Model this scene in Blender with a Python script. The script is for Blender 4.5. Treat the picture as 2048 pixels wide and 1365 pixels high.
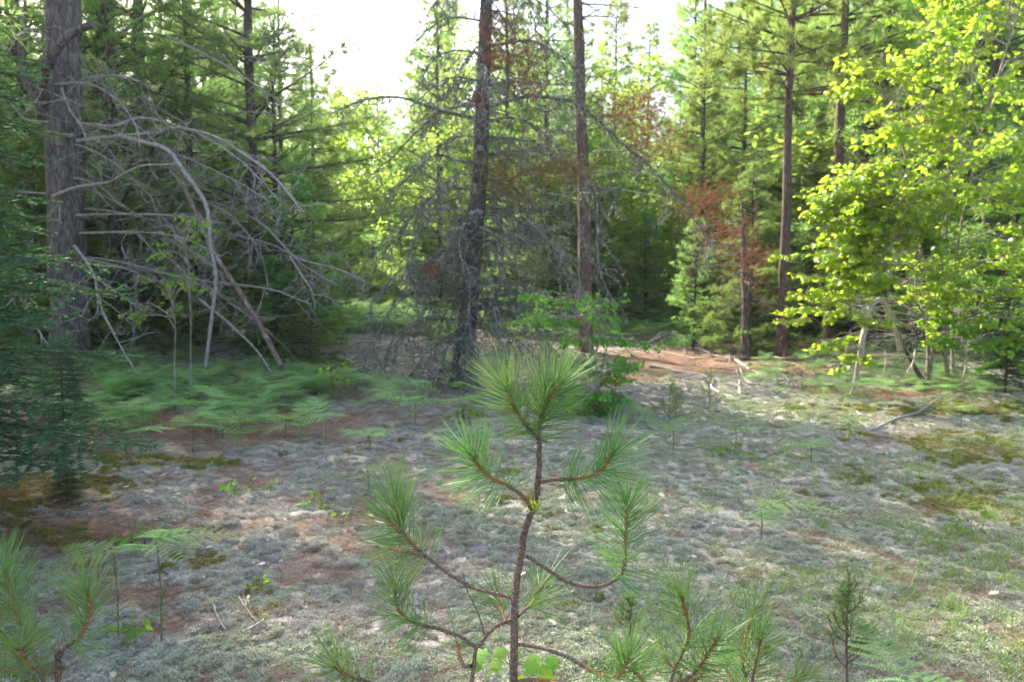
import bpy, math
import numpy as np
from mathutils import Matrix

# ------------------------------------------------------------------ camera, sky, sun, exposure
for _o in list(bpy.data.objects): bpy.data.objects.remove(_o)
scene = bpy.context.scene
COL = scene.collection
F_PX, CAM_Z, PITCH = 1500.0, 1.6, math.radians(4.67)      # focal length in pixels of the 2048 px wide photograph
cd = bpy.data.cameras.new('camera'); cam = bpy.data.objects.new('camera', cd); COL.objects.link(cam)
cam.location = (0, 0, CAM_Z); cam.rotation_euler = (math.pi/2 - PITCH, 0, 0)
cd.sensor_width = 36.0; cd.lens = F_PX/2048*36.0; cd.clip_end = 2000; cd.clip_start = .05
cd.dof.use_dof = True; cd.dof.focus_distance = 1.85; cd.dof.aperture_fstop = 5.8
scene.camera = cam
SUN_AZ, SUN_EL = math.radians(-42), math.radians(37)       # ahead and to the left of the view
w = bpy.data.worlds.new('World'); scene.world = w; w.use_nodes = True
nt = w.node_tree; nt.nodes.clear()
wo = nt.nodes.new('ShaderNodeOutputWorld'); bg = nt.nodes.new('ShaderNodeBackground')
sk = nt.nodes.new('ShaderNodeTexSky'); sk.sky_type = 'NISHITA'; sk.sun_disc = False
sk.sun_elevation = SUN_EL; sk.sun_rotation = SUN_AZ; sk.air_density = 1.0; sk.dust_density = 4.0; sk.ozone_density = 1.0
bg.inputs['Strength'].default_value = .15
nt.links.new(sk.outputs[0], bg.inputs[0]); nt.links.new(bg.outputs[0], wo.inputs[0])
sl = bpy.data.lights.new('sun', 'SUN'); sl.energy = 4.0; sl.angle = math.radians(.6); sl.color = (1, .93, .8)
so = bpy.data.objects.new('sun', sl); COL.objects.link(so)
SUN = np.array([math.sin(SUN_AZ)*math.cos(SUN_EL), math.cos(SUN_AZ)*math.cos(SUN_EL), math.sin(SUN_EL)])
so.rotation_euler = (math.pi/2 - SUN_EL, 0, math.pi - SUN_AZ)
vs = scene.view_settings; vs.view_transform = 'Standard'; vs.look = 'None'; vs.exposure = 2.05; vs.gamma = 1; vs.use_curve_mapping = False
scene.render.engine = 'CYCLES'
cy = scene.cycles; cy.use_denoising = True; cy.max_bounces = 8; cy.transmission_bounces = 6; cy.diffuse_bounces = 4
cy.use_adaptive_sampling = True; cy.adaptive_threshold = .01; cy.caustics_reflective = False; cy.caustics_refractive = False
try: cy.denoising_prefilter = 'ACCURATE'; cy.denoising_input_passes = 'RGB_ALBEDO_NORMAL'
except Exception: pass

HAZE = .0005
# ------------------------------------------------------------------ pixel helpers, terrain
CP, SP = math.cos(PITCH), math.sin(PITCH)
def ray(px, py):
    a = (px-1024)/F_PX; b = (682.5-py)/F_PX
    return np.array([a, CP + b*SP, -SP + b*CP])
def at(px, py, Y):
    d = ray(px, py); return np.array([0, 0, CAM_Z]) + d*(Y/d[1])

def _h2(ix, iy, s):
    n = (ix.astype(np.int64)*374761393 + iy.astype(np.int64)*668265263 + s*1442695041) & 0x7fffffff
    n = ((n ^ (n >> 13))*1274126177) & 0x7fffffff
    return ((n ^ (n >> 16)) & 0xffff)/65535.0
def vn(x, y, s=0):
    x = np.asarray(x, float); y = np.asarray(y, float)
    ix = np.floor(x).astype(int); iy = np.floor(y).astype(int); fx = x-ix; fy = y-iy
    fx = fx*fx*(3-2*fx); fy = fy*fy*(3-2*fy)
    return (_h2(ix, iy, s)*(1-fx) + _h2(ix+1, iy, s)*fx)*(1-fy) + (_h2(ix, iy+1, s)*(1-fx) + _h2(ix+1, iy+1, s)*fx)*fy
def fbm(x, y, s=0, o=4):
    r = 0; a = .5; t = 0
    for i in range(o): r = r + a*vn(x*2**i, y*2**i, s+i*17); t += a; a *= .5
    return r/t
def sstep(a, b, x):
    t = np.clip((x-a)/(b-a), 0, 1); return t*t*(3-2*t)
def hgt(x, y):
    x = np.asarray(x, float); y = np.asarray(y, float)
    h = .55*sstep(12, 45, y) + .22*sstep(-3.2, -8, x)*sstep(3, 9, y) + .16*sstep(4, 9, x)
    h = h + (fbm(x*.35+5, y*.35, 3, 3)-.5)*.34*sstep(0, 6, np.hypot(x, y-2)) - .03
    return h
def ground(px, py):
    d = ray(px, py); t = 1.2*1.012**np.arange(370); below = CAM_Z + d[2]*t <= hgt(d[0]*t, d[1]*t)
    k = int(np.argmax(below)) if below.any() else len(t)-1; a, b = t[max(k-1, 0)], t[k]
    for _ in range(8):
        m = (a+b)/2
        if CAM_Z + d[2]*m <= float(hgt(d[0]*m, d[1]*m)): b = m
        else: a = m
    return np.array([0, 0, CAM_Z]) + d*b
def gz(x, y): return float(hgt(x, y))

def blob(x, y, c, rx, ry):
    return np.exp(-(((x-c[0])/rx)**2 + ((y-c[1])/ry)**2))
MOSS = [(ground(150, 1080), .55, .3), (ground(40, 1000), .6, .6), (ground(430, 930), .35, .25), (ground(250, 915), .5, .25), (ground(1990, 900), .8, .9),
        (ground(2000, 820), 1.2, .6), (ground(1720, 822), 1.2, .35), (ground(1900, 1010), .5, .6)]
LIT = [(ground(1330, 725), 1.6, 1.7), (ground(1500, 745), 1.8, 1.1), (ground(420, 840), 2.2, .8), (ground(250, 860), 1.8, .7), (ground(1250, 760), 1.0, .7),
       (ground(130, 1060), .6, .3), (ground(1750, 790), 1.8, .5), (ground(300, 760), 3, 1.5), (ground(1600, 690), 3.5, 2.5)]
def masks(x, y):
    x = np.asarray(x, float); y = np.asarray(y, float)
    moss = sum(blob(x, y, c, rx, ry) for c, rx, ry in MOSS); lit = sum(blob(x, y, c, rx, ry) for c, rx, ry in LIT)
    n = fbm(x*1.7, y*1.7, 31); n2 = fbm(x*7.5, y*7.5, 57)
    moss = sstep(.42, .72, moss*.8 + (n-.5)*1.3 + (fbm(x*9, y*9, 44)-.5)*1.3)
    side = sstep(.2, -2.2, x - .25*(y-4))                 # the left half has more bare needle litter between the lichen
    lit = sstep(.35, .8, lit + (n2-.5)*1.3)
    bare = .85*sstep(.54-.05*side, .68-.05*side, 1-n2 + (1-n-.5)*.6*(.5+side) + (side-.6)*.14)
    lich = np.clip(1 - np.maximum(lit, bare) - moss, 0, 1)*(1-.5*sstep(13, 20, y))
    return lich, moss, np.clip(lit, 0, 1)

# ------------------------------------------------------------------ mesh helpers
class Buf:
    def __init__(s): s.v = []; s.f3 = []; s.f4 = []; s.n = 0
    def add(s, V, F):
        V = np.asarray(V, float).reshape(-1, 3); F = np.asarray(F, int)
        if len(V) == 0 or len(F) == 0: return
        (s.f3 if F.shape[1] == 3 else s.f4).append(F + s.n); s.v.append(V); s.n += len(V)
    def mesh(s, name, mat, off=(0, 0, 0), smooth=False):
        V = np.concatenate(s.v) - np.asarray(off, float)
        f3 = np.concatenate(s.f3) if s.f3 else np.zeros((0, 3), int)
        f4 = np.concatenate(s.f4) if s.f4 else np.zeros((0, 4), int)
        me = bpy.data.meshes.new(name)
        me.vertices.add(len(V)); me.vertices.foreach_set('co', V.astype(np.float32).ravel())
        idx = np.concatenate([f3.ravel(), f4.ravel()]).astype(np.int32)
        me.loops.add(len(idx)); me.loops.foreach_set('vertex_index', idx)
        st = np.concatenate([np.arange(len(f3))*3, len(f3)*3 + np.arange(len(f4))*4]).astype(np.int32)
        me.polygons.add(len(st)); me.polygons.foreach_set('loop_start', st)
        if smooth: me.polygons.foreach_set('use_smooth', np.ones(len(st), bool))
        me.update(calc_edges=True)
        if mat: me.materials.append(mat)
        return me
    def build(s, name, mat, parent=None, off=(0, 0, 0), smooth=False, kind=None):
        if s.n == 0: return None
        o = bpy.data.objects.new(name, s.mesh(name, mat, off, smooth)); COL.objects.link(o)
        if parent: o.parent = parent
        if kind: o['kind'] = kind
        return o

def link(name, me, parent=None, loc=None):
    o = bpy.data.objects.new(name, me); COL.objects.link(o)
    if parent: o.parent = parent
    if loc is not None: o.location = loc
    return o
def tag(o, label, cat, group=None, kind=None):
    o['label'] = label
    if cat: o['category'] = cat
    if group: o['group'] = group
    if kind: o['kind'] = kind
    return o
def thing(name, label, cat, loc=(0, 0, 0), group=None):
    o = bpy.data.objects.new(name, None); COL.objects.link(o); o.location = tuple(float(c) for c in loc); o.empty_display_size = .1
    return tag(o, label, cat, group)
def copy_tree(o, parent=None):
    c = o.copy(); COL.objects.link(c)
    if parent: c.parent = parent
    for ch in KIDS.get(o.name, []) or list(o.children): copy_tree(ch, c)
    return c
KIDS = {}

def nrm(a):
    a = np.asarray(a, float); return a/np.maximum(np.linalg.norm(a, axis=-1, keepdims=True), 1e-9)
def smooth(P, m=4):
    P = np.asarray(P, float)
    if len(P) < 3: return np.linspace(P[0], P[-1], m+1)
    Q = np.vstack([2*P[0]-P[1], P, 2*P[-1]-P[-2]]); out = []
    for i in range(1, len(Q)-2):
        for t in np.arange(m)/m:
            a, b, c, d = Q[i-1], Q[i], Q[i+1], Q[i+2]
            out.append(.5*(2*b + (c-a)*t + (2*a-5*b+4*c-d)*t*t + (-a+3*b-3*c+d)*t**3))
    out.append(P[-1]); return np.array(out)
def tube(buf, P, R, k=6, rng=None, wob=0):
    P = np.asarray(P, float); n = len(P); R = np.broadcast_to(np.asarray(R, float), (n,)).copy()
    T = nrm(np.gradient(P, axis=0)); N = np.zeros_like(P)
    a = np.array([1., 0, 0]) if abs(T[0][0]) < .8 else np.array([0, 1., 0])
    v = nrm(a - T[0]*a.dot(T[0]))
    for i in range(n):
        v = nrm(v - T[i]*v.dot(T[i])); N[i] = v
    B = np.cross(T, N); th = np.arange(k)/k*2*math.pi
    rr = R[:, None]*np.ones((n, k))
    if rng is not None and wob: rr = rr*(1+rng.normal(0, wob, (n, k)))
    V = P[:, None] + rr[..., None]*(np.cos(th)[None, :, None]*N[:, None] + np.sin(th)[None, :, None]*B[:, None])
    i, j = np.meshgrid(np.arange(n-1), np.arange(k), indexing='ij'); j2 = (j+1) % k
    F = np.stack([i*k+j, i*k+j2, (i+1)*k+j2, (i+1)*k+j], -1).reshape(-1, 4)
    buf.add(V.reshape(-1, 3), F)
    buf.add(V[-1], [[0, q, q+1] for q in range(1, k-1)])
def prisms(buf, A, B, ra, rb, k=3):
    A = np.asarray(A, float); B = np.asarray(B, float); n = len(A)
    if n == 0: return
    T = nrm(B-A); ref = np.where(np.abs(T[:, 2:3]) < .9, [[0, 0, 1.]], [[1., 0, 0]]); N = nrm(np.cross(T, ref)); M = np.cross(T, N)
    th = np.arange(k)/k*2*math.pi
    ring = np.cos(th)[None, :, None]*N[:, None] + np.sin(th)[None, :, None]*M[:, None]
    ra = np.broadcast_to(ra, (n,))[:, None, None]; rb = np.broadcast_to(rb, (n,))[:, None, None]
    V = np.concatenate([A[:, None]+ring*ra, B[:, None]+ring*rb], 1)
    f = np.array([[j, (j+1) % k, k+(j+1) % k, k+j] for j in range(k)])
    buf.add(V.reshape(-1, 3), (np.arange(n)[:, None, None]*2*k + f[None]).reshape(-1, 4))
def place(buf, TV, TF, Rm, T, S):
    T = np.asarray(T, float); n = len(T)
    if n == 0: return
    S = np.broadcast_to(np.asarray(S, float), (n,))
    V = np.einsum('kij,nj->kni', Rm, TV)*S[:, None, None] + T[:, None]
    F = np.asarray(TF)[None] + (np.arange(n)*len(TV))[:, None, None]
    buf.add(V.reshape(-1, 3), F.reshape(-1, F.shape[-1]))
def axisR(D, rng):                       # template +Z goes to D, random roll
    D = nrm(D); r = rng.normal(size=D.shape); X = nrm(np.cross(D, r)); Y = np.cross(D, X)
    return np.stack([X, Y, D], -1)
def planeR(D, Nn):                       # template +Z goes to D, template +Y to the face normal
    D = nrm(D); X = nrm(np.cross(Nn, D)); Y = np.cross(D, X)
    return np.stack([X, Y, D], -1)
def needles(buf, B, D, L, W, seg=3, bend=None, rng=None):
    B = np.asarray(B, float); n = len(B); D = nrm(D)
    L = np.broadcast_to(L, (n,)); W = np.broadcast_to(W, (n,))
    side = nrm(np.cross(D, rng.normal(size=(n, 3))))
    if bend is None: bend = np.zeros((n, 3))
    t = np.linspace(0, 1, seg+1); wt = np.sqrt(np.clip(1-t**3, 0, 1)); wt[0] = .7
    C = B[:, None] + D[:, None]*(L[:, None]*t)[..., None] + bend[:, None]*(L[:, None]*t**2)[..., None]
    o = side[:, None]*(W[:, None]*wt*.5)[..., None]
    V = np.stack([C-o, C+o], 2).reshape(n, -1, 3)
    f = np.array([[2*i, 2*i+1, 2*i+3, 2*i+2] for i in range(seg)])
    buf.add(V.reshape(-1, 3), (f[None] + (np.arange(n)*2*(seg+1))[:, None, None]).reshape(-1, 4))

# ------------------------------------------------------------------ materials
def newmat(name):
    m = bpy.data.materials.new(name); m.use_nodes = True; t = m.node_tree; t.nodes.clear()
    out = t.nodes.new('ShaderNodeOutputMaterial'); return m, t, out
def N(t, typ, **kw):
    n = t.nodes.new(typ)
    for k, v in kw.items():
        if k in n.inputs.keys(): n.inputs[k].default_value = v
        else: setattr(n, k, v)
    return n
def c4(c): return (c[0], c[1], c[2], 1)
def ramp(t, fac, stops):
    r = t.nodes.new('ShaderNodeValToRGB'); e = r.color_ramp.elements
    while len(e) < len(stops): e.new(.5)
    for el, (p, c) in zip(e, stops): el.position = p; el.color = c4(c)
    t.links.new(fac, r.inputs[0]); return r.outputs[0]
def mix(t, a, b, fac):
    m = t.nodes.new('ShaderNodeMix'); m.data_type = 'RGBA'
    for s, v in ((m.inputs[6], a), (m.inputs[7], b), (m.inputs[0], fac)):
        if isinstance(v, (tuple, list)): s.default_value = c4(v)
        elif isinstance(v, (int, float)): s.default_value = v
        else: t.links.new(v, s)
    return m.outputs[2]
def bark(name, c1, c2, sc=(14, 14, 3), bump=.6, spot=None, spotsc=9, spotth=.55, rough=.9, lowspot=None):
    m, t, out = newmat(name); co = N(t, 'ShaderNodeTexCoord'); mp = N(t, 'ShaderNodeMapping'); mp.inputs['Scale'].default_value = sc
    t.links.new(co.outputs['Object'], mp.inputs[0])
    n1 = N(t, 'ShaderNodeTexNoise', Scale=1.0, Detail=6.0, Roughness=.65); t.links.new(mp.outputs[0], n1.inputs['Vector'])
    vo = N(t, 'ShaderNodeTexVoronoi', Scale=1.3); vo.feature = 'DISTANCE_TO_EDGE'; t.links.new(mp.outputs[0], vo.inputs['Vector'])
    r1 = ramp(t, n1.outputs['Fac'], [(.3, c1), (.7, c2)])
    edge = ramp(t, vo.outputs['Distance'], [(0, (.3, .3, .3)), (.16, (1, 1, 1))])
    mu = t.nodes.new('ShaderNodeMix'); mu.data_type = 'RGBA'; mu.blend_type = 'MULTIPLY'; mu.inputs[0].default_value = .7
    t.links.new(r1, mu.inputs[6]); t.links.new(edge, mu.inputs[7]); col = mu.outputs[2]
    if spot:
        n2 = N(t, 'ShaderNodeTexNoise', Scale=float(spotsc), Detail=8.0, Roughness=.7); t.links.new(co.outputs['Object'], n2.inputs['Vector'])
        f = ramp(t, n2.outputs['Fac'], [(spotth, (0, 0, 0)), (spotth+.06, (1, 1, 1))]); col = mix(t, col, spot, f)
    p = N(t, 'ShaderNodeBsdfPrincipled', Roughness=rough); p.inputs['Specular IOR Level'].default_value = .2
    t.links.new(col, p.inputs['Base Color'])
    b = N(t, 'ShaderNodeBump', Strength=min(1., bump), Distance=.02*max(1., bump*2-1))
    ad = N(t, 'ShaderNodeMath', operation='ADD'); t.links.new(n1.outputs['Fac'], ad.inputs[0]); t.links.new(vo.outputs['Distance'], ad.inputs[1])
    t.links.new(ad.outputs[0], b.inputs['Height']); t.links.new(b.outputs[0], p.inputs['Normal']); t.links.new(p.outputs[0], out.inputs[0]); return m
def leaf(name, c1, c2, tr, fac=.4, rough=.5, spec=.4, objvar=.25, patch=0):
    m, t, out = newmat(name); g = N(t, 'ShaderNodeNewGeometry'); oi = N(t, 'ShaderNodeObjectInfo')
    col = mix(t, c1, c2, g.outputs['Random Per Island'])
    hs = N(t, 'ShaderNodeHueSaturation'); t.links.new(col, hs.inputs['Color'])
    mr = N(t, 'ShaderNodeMapRange'); mr.inputs['To Min'].default_value = 1-objvar; mr.inputs['To Max'].default_value = 1+objvar
    t.links.new(oi.outputs['Random'], mr.inputs[0]); t.links.new(mr.outputs[0], hs.inputs['Value'])
    mh = N(t, 'ShaderNodeMapRange'); mh.inputs['To Min'].default_value = .485; mh.inputs['To Max'].default_value = .515
    t.links.new(oi.outputs['Random'], mh.inputs[0]); t.links.new(mh.outputs[0], hs.inputs['Hue'])
    p = N(t, 'ShaderNodeBsdfPrincipled', Roughness=rough); p.inputs['Specular IOR Level'].default_value = spec
    t.links.new(hs.outputs[0], p.inputs['Base Color'])
    tl = N(t, 'ShaderNodeBsdfTranslucent')
    hv = N(t, 'ShaderNodeHueSaturation'); t.links.new(mix(t, tr, tuple(x*.7 for x in tr), g.outputs['Random Per Island']), hv.inputs['Color']); t.links.new(mh.outputs[0], hv.inputs['Hue'])
    t.links.new(mr.outputs[0], hv.inputs['Value']); t.links.new(hv.outputs[0], tl.inputs[0])
    ms = N(t, 'ShaderNodeMixShader'); ms.inputs[0].default_value = fac
    t.links.new(p.outputs[0], ms.inputs[1]); t.links.new(tl.outputs[0], ms.inputs[2]); t.links.new(ms.outputs[0], out.inputs[0]); return m
M = {}
M['bark_pine'] = bark('bark_pine', (.07, .06, .058), (.23, .2, .19), (13, 13, 3.2), 1.6)
M['bark_bg'] = bark('bark_bg', (.07, .055, .048), (.16, .13, .115), (16, 16, 4), .7, (.22, .25, .2), 5, .6)
M['bark_red'] = bark('bark_red', (.10, .068, .056), (.19, .135, .115), (12, 12, 3), .8)
M['bark_dead'] = bark('bark_dead', (.07, .06, .055), (.17, .145, .13), (22, 22, 6), .9, (.27, .30, .26), 7, .56)
M['twig_lichen'] = bark('twig_lichen', (.10, .085, .075), (.23, .205, .185), (30, 30, 30), .5, (.3, .33, .28), 14, .5)
M['twig_grey'] = bark('twig_grey', (.21, .19, .17), (.48, .45, .41), (25, 25, 12), .5, (.12, .1, .09), 6, .6)
M['log_brown'] = bark('log_brown', (.13, .085, .06), (.28, .2, .15), (20, 20, 4), .6, (.3, .27, .25), 4, .55)
M['wood_pale'] = bark('wood_pale', (.4, .35, .3), (.66, .6, .52), (20, 20, 3), .4, (.2, .17, .15), 6, .62)
M['stem_maple'] = bark('stem_maple', (.2, .17, .14), (.42, .37, .3), (20, 20, 5), .5, (.14, .13, .1), 7, .6)
M['stem_sapling'] = bark('stem_sapling', (.27, .17, .125), (.48, .34, .27), (160, 160, 90), .9, rough=.8)
M['shoot_orange'] = bark('shoot_orange', (.45, .21, .08), (.68, .38, .16), (160, 160, 160), .8, rough=.6)
M['stem_green'] = bark('stem_green', (.1, .13, .05), (.2, .2, .09), (60, 60, 20), .3)
M['needle_far'] = leaf('needle_far', (.075, .165, .06), (.13, .235, .08), (.42, .66, .17), .57, .55, .3, .3)
M['needle_lit'] = leaf('needle_lit', (.11, .20, .045), (.18, .27, .07), (.52, .68, .17), .55, .55, .3, .25)  # yellower, brighter copy of the needle green, with sunlight put into the colour
M['needle_fir'] = leaf('needle_fir', (.025, .085, .04), (.06, .14, .06), (.14, .32, .08), .3, .6, .25, .2)
M['needle_hero'] = leaf('needle_hero', (.045, .13, .03), (.11, .215, .06), (.24, .44, .09), .32, .42, .4, .1)
M['needle_rust'] = leaf('needle_rust', (.17, .075, .04), (.28, .125, .065), (.34, .16, .08), .35, .7, .2, .2)
M['needle_orange'] = leaf('needle_orange', (.2, .13, .04), (.25, .22, .07), (.34, .26, .08), .35, .7, .2, .2)
M['leaf_maple'] = leaf('leaf_maple', (.075, .15, .025), (.12, .2, .035), (.58, .86, .06), .6, .33, .6, .1)
M['leaf_shrub'] = leaf('leaf_shrub', (.07, .19, .025), (.12, .27, .04), (.36, .64, .06), .45, .5, .25, .15)
M['leaf_far'] = leaf('leaf_far', (.09, .18, .03), (.15, .25, .05), (.5, .74, .1), .56, .45, .4, .25)
M['fern'] = leaf('fern', (.21, .39, .12), (.36, .54, .22), (.40, .64, .17), .4, .55, .2, .28)
M['fern_yellow'] = leaf('fern_yellow', (.2, .3, .07), (.28, .34, .09), (.4, .5, .1), .35, .5, .35, .1)
M['grass'] = leaf('grass', (.12, .24, .04), (.22, .32, .08), (.32, .5, .08), .35, .5, .3, .1)
M['lichen'] = leaf('lichen', (.41, .38, .32), (.58, .55, .46), (.3, .32, .28), .15, .9, .1, .1)
M['lichen_green'] = leaf('lichen_green', (.40, .41, .29), (.55, .56, .41), (.3, .34, .2), .15, .9, .1, .1)
M['moss'] = leaf('moss', (.13, .17, .025), (.24, .27, .05), (.22, .25, .05), .2, .9, .1, .1)
M['litter'] = leaf('litter', (.2, .115, .07), (.38, .25, .17), (.25, .15, .08), .1, .8, .2, .1)
M['dead_leaf'] = leaf('dead_leaf', (.42, .33, .26), (.6, .5, .42), (.3, .2, .12), .15, .7, .3, .3)
M['tuft_lichen'] = leaf('tuft_lichen', (.15, .175, .13), (.28, .315, .25), (.16, .2, .12), .25, .9, .1, .1)
def ground_mat():
    m, t, out = newmat('forest_floor'); at_ = N(t, 'ShaderNodeAttribute', attribute_name='mask'); sp = N(t, 'ShaderNodeSeparateColor')
    t.links.new(at_.outputs['Color'], sp.inputs[0]); co = N(t, 'ShaderNodeTexCoord')
    def noise(s, d=6., r=.6):
        n = N(t, 'ShaderNodeTexNoise', Scale=float(s), Detail=d, Roughness=r); t.links.new(co.outputs['Object'], n.inputs['Vector']); return n.outputs['Fac']
    mpn = N(t, 'ShaderNodeMapping'); mpn.inputs['Scale'].default_value = (90, 35, 30); t.links.new(co.outputs['Object'], mpn.inputs[0])
    nn = N(t, 'ShaderNodeTexNoise', Scale=1., Detail=4.); t.links.new(mpn.outputs[0], nn.inputs['Vector'])
    litter = ramp(t, nn.outputs['Fac'], [(.3, (.10, .075, .06)), (.5, (.19, .15, .125)), (.7, (.30, .245, .215))])
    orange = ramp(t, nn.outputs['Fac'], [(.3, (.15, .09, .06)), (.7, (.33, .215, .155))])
    lich = ramp(t, noise(60), [(.35, (.26, .235, .19)), (.65, (.46, .43, .36))])
    moss = ramp(t, noise(22), [(.3, (.08, .09, .02)), (.5, (.15, .165, .035)), (.75, (.22, .23, .06))])
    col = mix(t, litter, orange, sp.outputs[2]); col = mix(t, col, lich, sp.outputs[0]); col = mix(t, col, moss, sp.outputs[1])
    p = N(t, 'ShaderNodeBsdfPrincipled', Roughness=.95); p.inputs['Specular IOR Level'].default_value = .1; t.links.new(col, p.inputs['Base Color'])
    b = N(t, 'ShaderNodeBump', Strength=.9, Distance=.02); t.links.new(noise(45, 8.), b.inputs['Height']); t.links.new(b.outputs[0], p.inputs['Normal'])
    t.links.new(p.outputs[0], out.inputs[0]); return m
M['ground'] = ground_mat()

# ------------------------------------------------------------------ the ground
rng = np.random.default_rng(11)
u = np.linspace(-1, 1, 360); xs = 2.4*np.sinh(5.0*u); xs *= 190/xs[-1]
v = np.linspace(0, 1, 380); ys = np.concatenate([4 - 1.9*np.sinh(4.3*np.linspace(1, 0, 90)[:-1])*60/(1.9*np.sinh(4.3)), 4 + 3.2*np.sinh(4.6*v)*200/(3.2*np.sinh(4.6))])
X, Y = np.meshgrid(xs, ys)
L0, M0, O0 = masks(X, Y)
Z = hgt(X, Y) + (fbm(X*3.1, Y*3.1, 5)-.5)*.07 + (fbm(X*12, Y*12, 8)-.5)*.035*(.6+L0) + L0*.012 + M0*.02
nr, nc = X.shape; i, j = np.meshgrid(np.arange(nr-1), np.arange(nc-1), indexing='ij')
gb = Buf(); gb.add(np.stack([X, Y, Z], -1).reshape(-1, 3), np.stack([i*nc+j, i*nc+j+1, (i+1)*nc+j+1, (i+1)*nc+j], -1).reshape(-1, 4))
g = gb.build('ground', M['ground'], smooth=True); g['kind'] = 'structure'; g['label'] = 'lichen and pine needle covered forest floor of the clearing'
at_ = g.data.color_attributes.new('mask', 'FLOAT_COLOR', 'POINT')
at_.data.foreach_set('color', np.stack([L0, M0, O0, np.ones_like(L0)], -1).astype(np.float32).ravel())

# ------------------------------------------------------------------ ground cover nobody could count (stuff): instanced clumps
def scatter(name, protos, P, S, mat_unused, rng, label, cat, tilt=.2):
    n = len(P); me = bpy.data.meshes.new(name); me.vertices.add(n); me.vertices.foreach_set('co', np.asarray(P, np.float32).ravel())
    rot = np.stack([rng.normal(0, tilt, n), rng.normal(0, tilt, n), rng.uniform(0, 6.28, n)], -1)
    a = me.attributes.new('rot', 'FLOAT_VECTOR', 'POINT'); a.data.foreach_set('vector', rot.astype(np.float32).ravel())
    a = me.attributes.new('scl', 'FLOAT_VECTOR', 'POINT'); sc = np.stack([S, S, S*rng.uniform(.6, 1.0, n)], -1); a.data.foreach_set('vector', sc.astype(np.float32).ravel())
    a = me.attributes.new('idx', 'INT', 'POINT'); a.data.foreach_set('value', rng.integers(0, len(protos), n).astype(np.int32))
    me.update(); o = bpy.data.objects.new(name, me); COL.objects.link(o)
    pc = bpy.data.collections.new(name+'_clumps')
    for p in protos: pc.objects.link(p)
    gn = bpy.data.node_groups.new(name, 'GeometryNodeTree')
    gn.interface.new_socket('Geometry', in_out='INPUT', socket_type='NodeSocketGeometry'); gn.interface.new_socket('Geometry', in_out='OUTPUT', socket_type='NodeSocketGeometry')
    gi = gn.nodes.new('NodeGroupInput'); go = gn.nodes.new('NodeGroupOutput'); ip = gn.nodes.new('GeometryNodeInstanceOnPoints')
    ci = gn.nodes.new('GeometryNodeCollectionInfo'); ci.inputs['Collection'].default_value = pc; ci.inputs['Separate Children'].default_value = True; ci.inputs['Reset Children'].default_value = True
    def na(nm, ty):
        x = gn.nodes.new('GeometryNodeInputNamedAttribute'); x.data_type = ty; x.inputs['Name'].default_value = nm
        return [s for s in x.outputs if s.enabled and s.name == 'Attribute'][0]
    e2r = gn.nodes.new('FunctionNodeEulerToRotation')
    gn.links.new(gi.outputs[0], ip.inputs['Points']); gn.links.new(ci.outputs[0], ip.inputs['Instance']); ip.inputs['Pick Instance'].default_value = True
    gn.links.new(na('idx', 'INT'), ip.inputs['Instance Index']); gn.links.new(na('rot', 'FLOAT_VECTOR'), e2r.inputs[0]); gn.links.new(e2r.outputs[0], ip.inputs['Rotation'])
    gn.links.new(na('scl', 'FLOAT_VECTOR'), ip.inputs['Scale']); gn.links.new(ip.outputs[0], go.inputs[0])
    md = o.modifiers.new('scatter', 'NODES'); md.node_group = gn
    tag(o, label, cat, kind='stuff'); return o
def puff(rng, mat, nfl=110, spike=.33):
    b = Buf(); D = nrm(rng.normal(size=(nfl, 3))); D[:, 2] = np.abs(D[:, 2])*.9; D = nrm(D)
    lump = 1 + .22*np.sin(D[:, 0]*5+rng.uniform(0, 6)) * np.cos(D[:, 1]*4+rng.uniform(0, 6))
    C = D*np.array([1, 1, .6])*lump[:, None]*rng.uniform(.68, 1.0, (nfl, 1))
    th = np.arange(8)/8*6.283
    ring = np.stack([np.cos(th)*.82, np.sin(th)*.82, th*0], -1); r2 = np.stack([np.cos(th)*.6, np.sin(th)*.6, th*0+.33], -1)
    b.add(np.vstack([ring*rng.uniform(.85, 1.1, (8, 1)), r2*rng.uniform(.85, 1.1, (8, 1)), [[0, 0, .47]]]), [[q, (q+1) % 8, 8+(q+1) % 8, 8+q] for q in range(8)])
    b.add(np.vstack([r2, [[0, 0, .47]]]), [[q, (q+1) % 8, 8] for q in range(8)])
    for k in range(5):                                    # each floret forks into five little points
        A = C + rng.normal(0, .02, C.shape); E = C + (D*.55 + rng.normal(0, .5, C.shape))*spike
        sd = nrm(np.cross(E-A, rng.normal(size=C.shape)))*.05
        V = np.stack([A-sd, A+sd, E+sd*.6, E-sd*.6], 1); b.add(V.reshape(-1, 3), np.arange(nfl*4).reshape(-1, 4))
    return bpy.data.objects.new('clump', b.mesh('clump', mat))
def flat_needles(rng, mat, n=26):
    b = Buf(); A = rng.uniform(-1, 1, (n, 3))*[1, 1, 0] + [0, 0, .08]; th = rng.uniform(0, 6.28, n); D = np.stack([np.cos(th), np.sin(th), rng.normal(0, .15, n)], -1)
    needles(b, A, D, rng.uniform(.6, 1.2, n), .035, 1, None, rng)
    return bpy.data.objects.new('clump', b.mesh('clump', mat))
def blades(rng, mat, n=9, wdt=.022):
    b = Buf(); A = rng.normal(0, .12, (n, 3))*[1, 1, 0]; D = rng.normal(0, .28, (n, 3)) + [0, 0, 1]
    needles(b, A, D, rng.uniform(.5, 1.1, n), wdt, 3, rng.normal(0, .25, (n, 3))*[1, 1, .3] + [0, 0, -.12], rng)
    return bpy.data.objects.new('clump', b.mesh('clump', mat))
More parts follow.
